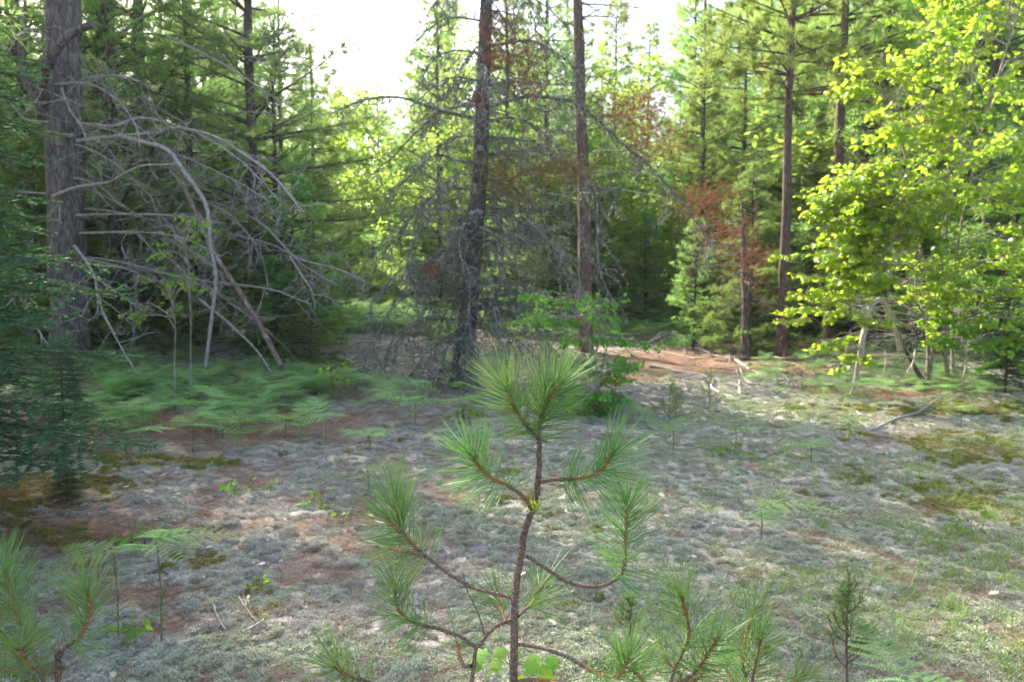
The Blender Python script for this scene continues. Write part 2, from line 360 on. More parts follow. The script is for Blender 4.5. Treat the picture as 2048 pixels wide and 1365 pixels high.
def sample(n, ymin, ymax, rng, p=1.0, wide=.74):
    y = (ymin**(1-p) + rng.uniform(0, 1, n)*(ymax**(1-p)-ymin**(1-p)))**(1/(1-p)) if p != 1 else ymin*(ymax/ymin)**rng.uniform(0, 1, n)
    x = rng.uniform(-1, 1, n)*(y*wide+.5); return x, y
def gsurf(x, y):
    L_, M_, O_ = masks(x, y)
    return hgt(x, y) + (fbm(x*3.1, y*3.1, 5)-.5)*.07 + (fbm(x*12, y*12, 8)-.5)*.035*(.6+L_) + L_*.012 + M_*.02
r = np.random.default_rng(3)
x, y = sample(110000, 2.3, 17, r, .5); l, mo, li = masks(x, y); grn = fbm(x*.8+9, y*.8, 77); sel = r.uniform(0, 1, len(x)) < l*.7
gsel = r.uniform(0, 1, len(x)) < sstep(.42, .62, grn + .12*sstep(7, 3, y)*sstep(-2, 1, x))
def pts(m_): return np.stack([x[m_], y[m_], gsurf(x[m_], y[m_])-.012], -1)
m1 = sel & ~gsel; m2 = sel & gsel
scatter('reindeer_lichen', [puff(r, M['lichen']) for _ in range(5)], pts(m1), r.uniform(.016, .044, m1.sum())*(1+.5*sstep(5, 14, y[m1])), None, r, 'blue grey reindeer lichen cushions carpeting the clearing floor', 'lichen')
scatter('green_lichen', [puff(r, M['lichen_green'], 120, .28) for _ in range(4)], pts(m2), r.uniform(.018, .045, m2.sum())*(1+.5*sstep(5, 14, y[m2])), None, r, 'pale greenish lichen cushions mixed through the grey lichen carpet', 'lichen')
m3 = r.uniform(0, 1, len(x)) < mo*.6
scatter('moss', [puff(r, M['moss'], 90, .25) for _ in range(3)], pts(m3), r.uniform(.02, .05, m3.sum()), None, r, 'yellow green moss cushions in patches at the edges of the clearing', 'moss')
m4 = r.uniform(0, 1, len(x)) < np.clip((1-l)*.3+.03, 0, 1)
P4 = pts(m4); P4[:, 2] += .022
scatter('needle_litter', [flat_needles(r, M['litter']) for _ in range(4)], P4, r.uniform(.05, .1, m4.sum()), None, r, 'brown fallen pine needles strewn between the lichen cushions', 'needle litter', .1)
xg, yg = sample(26000, 2.6, 14, r, .35); gd = sstep(.0, 2.2, xg-.1*yg)*sstep(.42, .6, fbm(xg*1.1+3, yg*1.1, 91)) + .25*sstep(.55, .9, masks(xg, yg)[1])*(xg > 0)
m5 = r.uniform(0, 1, len(xg)) < gd*.6
scatter('grass', [blades(r, M['grass']) for _ in range(5)], np.stack([xg[m5], yg[m5], gsurf(xg[m5], yg[m5])-.01], -1), r.uniform(.08, .17, m5.sum()), None, r, 'thin green grass tufts growing through the lichen', 'grass', .1)

# ------------------------------------------------------------------ plant templates
TUFT_V = {}
def tuft_template(n, spread, wid, rng):
    D = rng.normal(0, spread, (n, 3)) + [0, 0, 1]; D = nrm(D); s = nrm(np.cross(D, rng.normal(size=(n, 3))))*wid
    L = rng.uniform(.7, 1.1, (n, 1)); V = np.stack([-s, s, D*L], 1).reshape(-1, 3); return V, np.arange(n*3).reshape(-1, 3)
def outline_leaf(half, cy=.4, fold=.18):
    pts_ = [(0, 0)] + half + [(0, 1)]; right = [(a, b) for a, b in pts_]; left = [(-a, b) for a, b in half][::-1]
    ring = right + left; V = [(0, 0, cy)] + [(a, -abs(a)*fold - .12*(b-.3)**2, b) for a, b in ring]
    F = [[0, q, q+1] for q in range(1, len(ring))] + [[0, len(ring), 1]]; return np.array(V, float), np.array(F)
MAPLE = outline_leaf([(.26, -.04), (.22, .13), (.55, .30), (.36, .42), (.42, .62), (.2, .62)])
OVATE = outline_leaf([(.22, .15), (.3, .42), (.18, .75)], .42, .25)
OAK = outline_leaf([(.12, .15), (.3, .28), (.16, .38), (.38, .56), (.2, .62), (.26, .84), (.1, .8)], .45, .12)

def conifer(rng, H, r0, base, Lmax, lift, dens=1.0, tl=.11, whorl=.42, nb=5, prof=.8, dead=0, wob=.02, ntf=7, deadL=1.4, wd=.032, flat=.35, droop=.12, clump=0.):
    tr = Buf(); fo = Buf(); tV, tF = tuft_template(ntf, .55, wd, rng)
    zz = np.linspace(0, H, 14); cx = np.cumsum(rng.normal(0, wob, 14)); cyy = np.cumsum(rng.normal(0, wob, 14)); cx -= cx[0]; cyy -= cyy[0]
    P = np.stack([cx, cyy, zz], -1); P[0, 2] = -.25; R = r0*(1-zz/H)**.75 + .012; R[0] *= 1.25; tube(tr, P, R, 9, rng, .05)
    tc = lambda z: np.array([np.interp(z, zz, cx), np.interp(z, zz, cyy), z])
    z = H*base; A, B, rr_, TP, TD = [], [], [], [], []
    while z < H*.985:
        t = (z-H*base)/(H*(1-base)); L_ = Lmax*((1-t)**prof)*(.55+.45*min(1, t*6+.35)) + .18
        for k in range(nb):
            if rng.random() < .12: continue
            a = rng.uniform(0, 6.28); L = L_*rng.uniform(.55, 1.1); el = lift + rng.normal(0, .12) + .5*t
            n = 7; s = np.linspace(0, 1, n); hd = np.array([math.cos(a), math.sin(a), 0]); pr = np.array([-math.sin(a), math.cos(a), 0])
            Q = tc(z+rng.uniform(-.15, .15)) + hd*(L*s)[:, None]*math.cos(el) + np.array([0, 0, 1])*((L*s*math.sin(el)) - droop*L*s**2 + .10*L*s**4)[:, None] + pr*(rng.normal(0, .1)*L*s**2)[:, None]
            tube(tr, Q, np.linspace(.012+.010*L, .006, n), 4)
            m = max(4, int(L/.13*dens)); ss = rng.uniform(.18, 1, m)**.8; C = np.stack([np.interp(ss, s, Q[:, c]) for c in range(3)], -1)
            sg = rng.choice([-1, 1], m); ang = rng.uniform(.5, 1.15, m)
            d = hd*np.cos(ang)[:, None] + pr*(sg*np.sin(ang))[:, None] + np.array([0, 0, 1])*rng.normal(.08, flat*.5, m)[:, None]; d = nrm(d)
            l2 = L*.38*(1.1-ss)*rng.uniform(.6, 1.3, m) + .16; E = C + d*l2[:, None]; A.append(C); B.append(E); rr_.append(np.full(m, .006))
            q = np.maximum(2, (l2/.085*dens)).astype(int); idx = np.repeat(np.arange(m), q); f = rng.uniform(.15, 1, len(idx))
            if clump: f = 1-(1-f)*clump
            TP.append(C[idx] + d[idx]*(l2[idx]*f)[:, None] + rng.normal(0, .03, (len(idx), 3))); TD.append(d[idx]*.9 + rng.normal(0, .45, (len(idx), 3)) + [0, 0, .35])
            e = 5; TP.append(np.tile(Q[-1], (e, 1))+rng.normal(0, .04, (e, 3))); TD.append(hd+rng.normal(0, .4, (e, 3))+[0, 0, .4])
        z += whorl*rng.uniform(.7, 1.3)
    A = np.concatenate(A); B = np.concatenate(B); prisms(tr, A, B, .006, .003)
    TP = np.concatenate(TP); TD = np.concatenate(TD); place(fo, tV, tF, axisR(TD, rng), TP, tl*rng.uniform(.7, 1.25, len(TP)))
    if dead:
        for k in range(dead):
            z = rng.uniform(.5, H*base+.5); a = rng.uniform(0, 6.28); L = deadL*rng.uniform(.4, 1.2); hd = np.array([math.cos(a), math.sin(a), rng.uniform(-.35, .25)])
            s = np.linspace(0, 1, 5); Q = tc(z) + hd*(L*s)[:, None] + np.array([0, 0, -1])*(.22*L*s**2)[:, None] + rng.normal(0, .02, (5, 3)); tube(tr, Q, np.linspace(.014, .004, 5), 3)
            m = 9; ss = rng.uniform(.2, 1, m); C = np.stack([np.interp(ss, s, Q[:, c]) for c in range(3)], -1); D = nrm(hd+rng.normal(0, .6, (m, 3))); prisms(tr, C, C+D*rng.uniform(.1, .5, (m, 1)), .004, .0015)
    return tr, fo
def broadleaf(rng, H, r0, base, W, nleaf, lt, lsize, nstem=1):
    tr = Buf(); fo = Buf(); tips = []
    def grow(p, d, L, r_, lev):
        n = 6; Q = [p]; dd = d.copy()
        for k in range(n-1): dd = nrm(dd + rng.normal(0, .13, 3) + np.array([0, 0, .05])); Q.append(Q[-1]+dd*L/(n-1))
        Q = np.array(Q); tube(tr, Q, np.linspace(r_, r_*.45, n), 5 if lev else 8)
        if lev == 3 or r_ < .006: tips.append(Q[2:]); return
        for k in range([9, 5, 4][lev]):
            f = rng.uniform(.3 if lev else base, 1); q = Q[min(n-1, int(f*(n-1)))]; dn = nrm(dd*.5 + rng.normal(0, .8, 3)*[1, 1, .45]); grow(q, dn, L*rng.uniform(.35, .6)*(W if lev == 0 else 1), r_*.45, lev+1)
        tips.append(Q[-2:])
    for s_ in range(nstem): grow(np.array([0, 0, -.1]), nrm(np.array([rng.normal(0, .12), rng.normal(0, .12), 1])), H, r0, 0)
    T = np.concatenate(tips); idx = rng.integers(0, len(T), nleaf); P = T[idx] + rng.normal(0, .16, (nleaf, 3))
    D = rng.normal(0, 1, (nleaf, 3))*[1, 1, .3] + [0, 0, -.35]; Nn = rng.normal(0, .5, (nleaf, 3)) + [0, 0, 1]
    place(fo, lt[0], lt[1], planeR(D, Nn), P, lsize*rng.uniform(.7, 1.2, nleaf)); return tr, fo

def spray_fir(rng, H, Lb, Lt, n_whorl, step=.0075, start=.12):   # balsam fir with flat needle sprays
    tr = Buf(); fo = Buf(); tube(tr, np.array([[0, 0, -.2], [0, 0, H*.5], [0.03, 0, H]]), [.06*H/5, .035*H/5, .006], 8, rng, .05)
    NB, ND = [], []; TA, TB = [], []
    def needle_twig(a, b, up):
        L = np.linalg.norm(b-a); n = max(3, int(L/step)); t = rng.uniform(0, 1, n)[:, None]; ax = (b-a)/L; side = nrm(np.cross(up, ax)); sg = rng.choice([-1, 1], (n, 1))
        NB.append(a+(b-a)*t); ND.append(ax*.55 + side*sg*rng.uniform(.5, 1, (n, 1)) + up*rng.uniform(-.1, .55, (n, 1)))
    for wl in range(n_whorl):
        z = H*(start + (.97-start)*wl/n_whorl); f = wl/n_whorl; Lw = Lb*(1-f)+Lt*f
        for k in range(6):
            a = k*1.047 + wl*.6 + rng.normal(0, .2); L = Lw*rng.uniform(.75, 1.1); hd = np.array([math.cos(a), math.sin(a), 0]); pr = np.array([-math.sin(a), math.cos(a), 0]); up = np.array([0, 0, 1.])
            n = 9; s = np.linspace(0, 1, n); Q = np.array([0, 0, z+rng.normal(0, .04)]) + hd*(L*s)[:, None] + up*(.12*L*s - .42*L*s**2 + .22*L*s**3)[:, None]
            tube(tr, Q, np.linspace(.012, .003, n), 4)
            m = int(L/.055)
            for q in range(m):
                sq = .12 + .86*(q+.5)/m; c = np.array([np.interp(sq, s, Q[:, c_]) for c_ in range(3)]); sd = 1 if q % 2 else -1
                l2 = min(.45, .55*L*(1.02-sq)+.06)*rng.uniform(.8, 1.1); d = nrm(hd*.65 + pr*sd*.85 + up*rng.normal(-.05, .08)); e = c + d*l2 + up*rng.normal(-.1, .22)*l2; TA.append(c); TB.append(e); needle_twig(c, e, up)
                if l2 > .14:
                    for h_ in range(int(l2/.06)):
                        c2 = c+(e-c)*(h_+.6)/(l2/.06+.3); d2 = nrm(hd*.8*(1 if rng.random() < .5 else .3) + d*.8 + pr*sd*rng.choice([-.8, .6]) + up*rng.normal(0, .3)); e2 = c2 + d2*(l2*.32*(1-.6*h_*.06/l2)); TA.append(c2); TB.append(e2); needle_twig(c2, e2, up)
    prisms(tr, TA, TB, .0025, .0012); NB = np.concatenate(NB); ND = np.concatenate(ND)
    sd = nrm(np.cross(ND, rng.normal(size=NB.shape)))*.0050; Vn = np.stack([NB-sd, NB+sd, NB+nrm(ND)*rng.uniform(.022, .036, (len(NB), 1))], 1)
    fo.add(Vn.reshape(-1, 3), np.arange(len(NB)*3).reshape(-1, 3)); return tr, fo

def make_tree(name, label, cat, trf, mb, mf, loc, group=None, rz=0, sc=1.0):
    o = thing(name, label, cat, loc, group); o.rotation_euler[2] = rz; o.scale = (sc, sc, sc)
    KIDS[o.name] = [trf[0].build('trunk', mb, o, smooth=True), trf[1].build('crown', mf, o)]; return o
def copy_thing(o, loc, rz, sc, label, group):
    c = o.copy(); COL.objects.link(c)
    for ch in KIDS[o.name]:
        d = ch.copy(); COL.objects.link(d); d.parent = c
    c.location = tuple(float(q) for q in loc); c.rotation_euler[2] = rz; c.scale = (sc, sc, sc); c['label'] = label
    if group: c['group'] = group
    elif 'group' in c: del c['group']
    return c

# ------------------------------------------------------------------ the forest behind
r = np.random.default_rng(21)
PROTO = {}
def proto(key, H, cat, name, mb, mf, bufs): PROTO[key] = dict(H=H, cat=cat, name=name, me=(bufs[0].mesh('trunk', M[mb], smooth=True), bufs[1].mesh('crown', M[mf])))
proto('wp1', 15, 'pine tree', 'pine_tree', 'bark_bg', 'needle_far', conifer(r, 15, .13, .08, 3.2, .12, 1.0, dead=20, whorl=.55, tl=.19, nb=5, ntf=8, wd=.036))
proto('wp2', 15, 'pine tree', 'pine_tree', 'bark_bg', 'needle_far', conifer(r, 15, .12, .15, 2.9, .18, 1.0, dead=34, whorl=.55, tl=.19, nb=5, ntf=8, wd=.036))
proto('wp3', 13, 'pine tree', 'pine_tree', 'bark_bg', 'needle_far', conifer(r, 13, .10, .07, 2.8, .1, 1.05, dead=10, whorl=.5, tl=.17, nb=5, ntf=8, wd=.036))
proto('yc1', 7, 'conifer', 'young_conifer', 'bark_bg', 'needle_far', conifer(r, 7, .06, .04, 1.9, .2, 1.35, whorl=.3, tl=.14, nb=6, ntf=8, wd=.045))
proto('yc2', 6, 'conifer', 'young_conifer', 'bark_bg', 'needle_far', conifer(r, 6, .05, .03, 2.1, .05, 1.35, whorl=.3, tl=.14, nb=6, ntf=8, wd=.045, droop=.2))
proto('rp', 15, 'pine tree', 'pine_tree', 'bark_red', 'needle_lit', conifer(r, 15, .11, .40, 2.5, .25, .8, dead=16, whorl=.42, nb=6, tl=.26, ntf=14, clump=.35, wd=.03, flat=.6))
proto('sp', 13, 'pine tree', 'pine_tree', 'bark_bg', 'needle_lit', conifer(r, 13, .09, .08, 2.6, .15, 1.1, dead=10, whorl=.45, nb=6, tl=.2, clump=.7, ntf=8, wd=.05))
proto('dc', 8, 'tree', 'leafy_tree', 'stem_maple', 'leaf_far', broadleaf(r, 6.2, .05, .2, 1.1, 11000, OVATE, .13))
proto('db', 3, 'shrub', 'leafy_sapling', 'stem_maple', 'leaf_shrub', broadleaf(r, 2.3, .02, .2, .9, 2200, OVATE, .075))
def tree_at(key, px, D, top_px=None, H=None, label=None, group=None, rz=None, zoff=0):
    pr = PROTO[key]; x = (px-1024)/F_PX*D*1.003; z = gz(x, D)
    if H is None: H = (560-top_px)/F_PX*D + CAM_Z - z
    t_ = ((x-5.2)*SUN[0] + (D-10)*SUN[1])/(SUN[0]**2+SUN[1]**2)**.5; lat = abs((x-5.2)*SUN[1] - (D-10)*SUN[0])/(SUN[0]**2+SUN[1]**2)**.5
    if t_ > 0 and lat < 3.4 and key != 'rp': H = min(H, 2.2 + t_*math.tan(SUN_EL)*.97)   # nothing there stands in the sunbeam that lights the maples
    t_ = ((x+4.6)*SUN[0] + (D-27)*SUN[1])/(SUN[0]**2+SUN[1]**2)**.5; lat = abs((x+4.6)*SUN[1] - (D-27)*SUN[0])/(SUN[0]**2+SUN[1]**2)**.5
    if t_ > 0 and lat < 3.2: H = min(H, max(1.5, .6 + t_*math.tan(SUN_EL)*.95))   # nor in the one that reaches the open fern ground beyond the dead tree
    sc = H/pr['H']; o = thing(pr['name'], label, pr['cat'], (x, D, z-.03), group); o.scale = (sc*.5+.5*min(1.0, max(sc, .0)) if sc < 1 else sc,)*2 + (sc,)
    o.rotation_euler[2] = r.uniform(0, 6.28) if rz is None else rz
    for nm, me in zip(('trunk', 'crown'), pr['me']): link(nm, me, o)
    return o
NAMED = [
 ('wp2', 300, 17, None, 17, 'slim pine trunk just right of the two big left pines, seen through dead branches'),
 ('wp1', 400, 21, None, 17, 'tall straight pine rising behind the arching grey dead branches'),
 ('wp3', 632, 19, 40, None, 'slender pine with soft layered foliage at the left edge of the sky gap'),
 ('wp3', 520, 15.5, None, 14, 'broad soft green pine hanging over the fallen branches left of the dead tree'),
 ('wp1', 470, 27, None, 17, 'tall pine behind the fern slope with pale green upper layers'),
 ('rp', 1563, 14.5, None, 12.5, 'slim red barked pine standing clear just left of the bright maple'),
 ('rp', 1662, 16, None, 15, 'thick dark pine trunk rising behind the top left of the bright maple'),
 ('wp1', 1745, 17.5, None, 15, 'leaning pine with dark bare limbs behind the bright maple'),
 ('sp', 1400, 21, 60, None, 'light green pine in full leaf above the distant sky holes'),
 ('wp3', 1480, 23, -60, None, 'spreading pine with dark tufts at upper right of the clearing'),
 ('yc2', 1500, 16, 330, None, 'young conifer with drooping layers beside the slim red barked pine'),
 ('yc1', 1385, 17, 430, None, 'small soft pine in front of the distant sky holes'),
 ('yc1', 1290, 22, 420, None, 'small dark conifer just right of the reddish pine trunk'),
 ('yc2', 590, 15, 330, None, 'young conifer with drooping layers above the fern slope'),
 ('yc1', 700, 33, 300, None, 'young conifer below the left sky gap'),
 ('yc2', 830, 36, 260, None, 'wide young conifer close behind the dead tree on its left'),
 ('yc1', 925, 27, 400, None, 'dark young conifer peeping out directly behind the dead tree trunk'),
 ('yc2', 1040, 21, 330, None, 'young conifer seen between the dead tree and the reddish pine trunk'),
 ('yc1', 1110, 26, 250, None, 'conifer just left of the reddish pine trunk'),
 ('dc', 770, 31, 190, None, 'sunlit yellow green leafy tree under the middle of the sky gap'),
 ('dc', 900, 31, 70, None, 'sunlit leafy tree behind the upper left of the dead tree'),
 ('sp', 1030, 30, 40, None, 'sunlit pine behind the upper right of the dead tree'),
 ('sp', 1290, 36, 60, None, 'sunlit pine right of the rusty crowned pine'),
 ('sp', 1240, 42, 190, None, 'far pale green pine low in the right sky gap'),
 ('sp', 690, 40, 190, None, 'far sunlit pine at the left end of the sky gap'),
 ('sp', 850, 43, 150, None, 'far pale pine at the right end of the sky gap'),
 ('sp', 880, 27, -60, None, 'tall pale green pine just left of the dead tree top'),
 ('sp', 1015, 25, -120, None, 'tall pale green pine just right of the dead tree top'),
 ('wp3', 1095, 26, -60, None, 'tall pine between the dead tree top and the rusty crown'),
 ('sp', 1225, 30, 10, None, 'pale pine poking into the right sky gap beside the rusty crown'),
 ('wp3', 1400, 25, -140, None, 'broad pine closing the right end of the sky gap'),
 ('wp3', 575, 23, -90, None, 'pine edging the left end of the sky gap'),
 ('dc', 1400, 30, 200, None, 'sunlit leafy tree left of the slim red barked pine'),
 ('wp2', 1850, 20, None, 15, 'pine trunk far behind the bright maple'),
 ('wp3', 1960, 15, None, 13, 'dark dense pine filling the upper right corner behind the maple'),
 ('yc2', 1820, 15, 250, None, 'dark young conifer behind the middle of the bright maple'),
 ('yc2', 2020, 13, 150, None, 'dark drooping conifer at the right edge behind the maple'),
 ('yc1', 1700, 17, 350, None, 'young conifer between the slim red pine and the maple stems'),
 ('db', 610, 12.2, 520, None, 'little conifer coloured sapling among ferns at the foot of the grey fallen stem'),
 ('yc2', 80, 13, 250, None, 'dark conifer at the left edge behind the balsam fir'),
 ('wp1', 60, 17, None, 17, 'tall dark pine filling the upper left corner'),
]
NAMED[-3] = ('yc2', 622, 12.6, 500, None, 'small drooping dark conifer among ferns right of the fallen brown stem')
for key, px, D, top, H, lab in NAMED: tree_at(key, px, D, top, H, lab)
taken = [((px-1024)/F_PX*D, D) for _, px, D, *_ in NAMED]
sky_px = [-200, 540, 570, 640, 720, 790, 850, 900, 1000, 1120, 1180, 1260, 1340, 1400, 1470, 2300]
sky_tp = [-320, -320, -120, 60, 130, 110, 40, -80, -120, -60, 50, 50, -60, -160, -320, -320]
GL = 'green conifer in the unbroken forest backdrop beyond the clearing'
cnt = 0
ZX = [190, 560, 860, 1170, 1450, 1700]
ZONES = ['behind the two big left pines', 'behind the arching dead branches', 'under the left sky gap', 'straight behind the dead pine', 'right of the rusty crowned pine', 'around the slim red barked pine', 'behind the bright maples']
for attempt in range(6000):
    if cnt >= 175: break
    D = r.uniform(13.5, 50); px = r.uniform(-180, 2230); x = (px-1024)/F_PX*D
    if any((x-a)**2+(D-b)**2 < (.9+D*.02)**2 for a, b in taken): continue
    if D < 20 and 620 < px < 1500: continue
    if D < 15 and px > 500: continue
    if 610 < px < 960 and D < 35: continue
    if abs(px-1320) < 55 and D < 46: continue
    tp = np.interp(px, sky_px, sky_tp) + r.uniform(0, 90); Hm = (560-tp)/F_PX*D + CAM_Z
    key = r.choice(['wp1', 'wp2', 'wp3', 'yc1', 'yc2', 'sp', 'sp', 'dc']) if Hm > 9 else r.choice(['yc1', 'yc2', 'yc1', 'sp', 'dc'])
    if px < 600 and key in ('dc', 'sp'): key = 'wp3'
    if D < 24 and r.random() < .6: key = r.choice(['yc1', 'yc2', 'wp3'])
    H = min(Hm, {'wp1': 17, 'wp2': 16, 'wp3': 14, 'yc1': 9, 'yc2': 8, 'sp': 14, 'dc': 10}[key]*r.uniform(.8, 1.1))
    zl = ZONES[int(np.searchsorted(ZX, px))]; rw = 'near' if D < 22 else 'middle' if D < 34 else 'far'
    kd = {'dc': 'light leafy tree', 'yc1': 'short bushy conifer', 'yc2': 'short drooping conifer', 'sp': 'pale green pine'}.get(key, 'green pine')
    tree_at(key, px, D, None, H, '%s in the %s backdrop rows %s' % (kd, rw, zl), 'backdrop trees, %s, %s rows' % (zl, rw))
    taken.append((x, D)); cnt += 1
# pines added beyond the left edge of the frame to shade the clearing
for q, (x, y_, H, key) in enumerate([(-9.8, 9.5, 17, 'wp2'), (-14, 13.5, 17, 'wp3'), (-16, 19, 18, 'wp1')]):
    pr = PROTO[key]; o = thing('pine_tree', ['big pine at the left border nearest the balsam fir', 'pine at the left border behind the nearest one', 'low branched pine outside the left border by the camera', 'pine farthest back at the left border', 'pine outside the left border'][q], 'pine tree', (x, y_, gz(x, y_)), 'pines along the left border')
    s = H/pr['H']; o.scale = (s*1.15, s*1.15, s); o.rotation_euler[2] = q*1.3
    for nm, me in zip(('trunk', 'crown'), pr['me']): link(nm, me, o)
# the far wood as one mass
tr, fo = Buf(), Buf(); tV, tF = tuft_template(5, .8, .13, r)
n = 30000; a = r.uniform(-.95, .95, n); D = r.uniform(50, 66, n); px = 1024 + np.tan(a)*F_PX; tp = np.interp(px, sky_px, sky_tp)+25
hole = (np.abs(px-1330) < 45) & (r.uniform(0, 1, n) < .55)
Zt = np.clip((560-np.maximum(tp, -60))/F_PX*D, 3, 16); zc = r.uniform(0, 1, n)**1.3*Zt*(.7+.3*vn(px/26, D*.1, 5)); P = np.stack([np.tan(a)*D, D, zc+.5], -1)[~hole]
place(fo, tV, tF, axisR(r.normal(size=P.shape), r), P, r.uniform(.6, 1.2, len(P)))
tag(fo.build('far_woods', M['needle_far'], kind='stuff'), 'far off wood closing the view behind all other trees', 'woods', kind='stuff')

# ------------------------------------------------------------------ dead limbs
def twigs(buf, lich, rng, P, n, L, droop, r0=.0045, sub=3, seg=4, bias=(0, 0, 0), lsize=.02, nl=2):
    if n < 1: return
    s = np.linspace(0, 1, len(P)); f = rng.uniform(.12, 1, n); C = np.stack([np.interp(f, s, P[:, c]) for c in range(3)], -1); T = nrm(np.gradient(P, axis=0))
    TT = nrm(np.stack([np.interp(f, s, T[:, c]) for c in range(3)], -1)); d = nrm(TT*.6 + rng.normal(0, .75, (n, 3)) + np.asarray(bias)); Ls = L*rng.uniform(.35, 1.15, n)
    p = C
    for k in range(seg):
        d = nrm(d + rng.normal(0, .22, (n, 3)) + np.array([0, 0, -droop])); q = p + d*(Ls/seg)[:, None]
        prisms(buf, p, q, r0*(1-k/seg*.7), r0*(1-(k+1)/seg*.7))
        for h in range(sub if k else 0):
            c2 = p + (q-p)*rng.uniform(0, 1, (n, 1)); d2 = nrm(d*.5 + rng.normal(0, .7, (n, 3)) + [0, 0, -droop*.5]); e2 = c2 + d2*(Ls*rng.uniform(.1, .32, n))[:, None]; prisms(buf, c2, e2, r0*.45, r0*.2)
            if lich is not None:
                for h2 in range(nl):
                    c3 = c2 + (e2-c2)*rng.uniform(0, 1, (n, 1)); needles(lich, c3, rng.normal(size=(n, 3))+[0, 0, -.5], rng.uniform(.5, 1.4, n)*lsize, lsize*.55, 1, None, rng)
        p = q
def limb(rng, P, r0, r1, tw=10, tl=.35, droop=.15, lich=True, jit=.012, r_tw=.0045, sub=3, k=6, nl=2, lsize=.02):
    P = smooth(P, 4); P = P + np.cumsum(rng.normal(0, jit, P.shape), 0)*np.linspace(0, 1, len(P))[:, None]*.6; b = Buf(); lb = Buf()
    tube(b, P, np.linspace(r0, r1, len(P)), k, rng, .06); L = np.linalg.norm(np.diff(P, axis=0), axis=1).sum()
    twigs(b, lb if lich else None, rng, P, int(tw*L), tl, droop, r_tw, sub, nl=nl, lsize=lsize); return b, lb, P

# the dead tree at the centre
r = np.random.default_rng(5)
D0 = 10.6; base = ground(921, 782); D0 = base[1]
tk = [(921, 800), (924, 740), (933, 667), (945, 520), (955, 400), (962, 300), (968, 120), (973, 0), (980, -140), (984, -300)]
TP = np.array([at(px, py, D0) for px, py in tk]); TR = np.array([24, 20, 18, 17.5, 16.5, 15, 13, 11.5, 9, 5])/F_PX*D0; TR[0] *= 1.2
dt = thing('dead_pine', 'dead lichen crusted pine with bare drooping limbs at the centre of the clearing', 'dead tree', (TP[0][0], D0, gz(TP[0][0], D0)))
off = np.array(dt.location); tb = Buf(); SPt = smooth(TP, 5); SR = np.interp(np.linspace(0, 1, len(SPt)), np.linspace(0, 1, len(TR)), TR); tube(tb, SPt, SR, 14, r, .05)
lbuf = Buf(); n = 1500; f = r.integers(2, len(SPt)-1, n); ax = nrm(r.normal(size=(n, 3))*[1, 1, .1]); needles(lbuf, SPt[f] + ax*SR[f][:, None]*.97 + r.normal(0, .05, (n, 3))*[0, 0, 1], ax+r.normal(0, .8, (n, 3)), r.uniform(.01, .035, n), .012, 1, None, r)
tko = tb.build('trunk', M['bark_dead'], dt, off, True); lbuf.build('lichen', M['tuft_lichen'], tko, off, kind='stuff')
def trunk_at(py):
    ys_ = [p_[1] for p_ in tk][::-1]; xs_ = [p_[0] for p_ in tk][::-1]; return at(np.interp(py, ys_, xs_), py, D0)
def cv(pts_, X0=600, Y0=0, s=1.95): return [(X0+a/s, Y0+b/s) for a, b in pts_]
DL = [  # pixel polyline, depth change at the end, radius, twig density
 (cv([(690, 470), (540, 430), (400, 385), (250, 395), (130, 445)]), -.6, .026), (cv([(690, 410), (560, 430), (450, 520), (370, 600), (300, 660)]), .8, .018),
 (cv([(675, 640), (600, 625), (520, 610), (420, 700), (330, 800)]), -.9, .016), (cv([(665, 745), (580, 730), (500, 780), (430, 850), (340, 960), (280, 1060)]), .6, .018),
 (cv([(655, 845), (580, 810), (500, 860), (420, 960), (380, 1080)]), -1.0, .015), (cv([(640, 1050), (610, 1045), (520, 1020), (430, 1030), (340, 1110), (280, 1200), (275, 1280)]), -.5, .018),
 (cv([(640, 1165), (560, 1170), (500, 1190), (450, 1290), (440, 1365)]), .7, .015), (cv([(635, 1250), (550, 1245), (460, 1245), (380, 1290), (330, 1370)]), -.4, .018),
 (cv([(735, 430), (840, 385), (960, 375), (1080, 400), (1180, 470), (1280, 560), (1365, 620), (1500, 760), (1650, 950)]), -.8, .026), (cv([(740, 335), (820, 320), (920, 330), (1010, 400)]), 1.0, .016),
 (cv([(735, 480), (830, 460), (920, 500), (1000, 570), (1050, 700)]), .9, .018), (cv([(730, 605), (860, 585), (960, 600), (1070, 650), (1150, 760), (1160, 880), (1165, 1000), (1190, 1090), (1240, 1200)]), -.9, .02),
 (cv([(725, 790), (820, 840), (900, 900), (960, 980), (1000, 1080)]), .5, .015), (cv([(700, 1095), (760, 1100), (860, 1110), (960, 1160), (1050, 1240), (1110, 1310)]), .6, .018),
 (cv([(690, 1210), (730, 1200), (800, 1205), (880, 1240), (940, 1300), (980, 1370)]), -.8, .03), (cv([(700, 85), (600, 70), (510, 100), (420, 180)]), .4, .015),
 (cv([(735, 185), (900, 160), (1000, 210), (1090, 280)]), -.4, .017), (cv([(735, 20), (850, -30), (960, 20), (1060, 110)]), .6, .015), (cv([(700, 210), (600, 200), (520, 240), (470, 330)]), -.7, .015),
 (cv([(690, 900), (640, 880), (620, 960), (630, 1080)]), -1.2, .013), (cv([(690, 1180), (720, 1200), (760, 1290), (800, 1365)]), -1.0, .02), (cv([(660, 1240), (610, 1290), (560, 1360), (540, 1450), (530, 1500)]), -1.1, .016),
 (cv([(735, 560), (780, 540), (860, 545), (900, 600)]), -1.2, .013), (cv([(690, 320), (600, 300), (520, 340), (430, 420)]), 1.2, .014)]
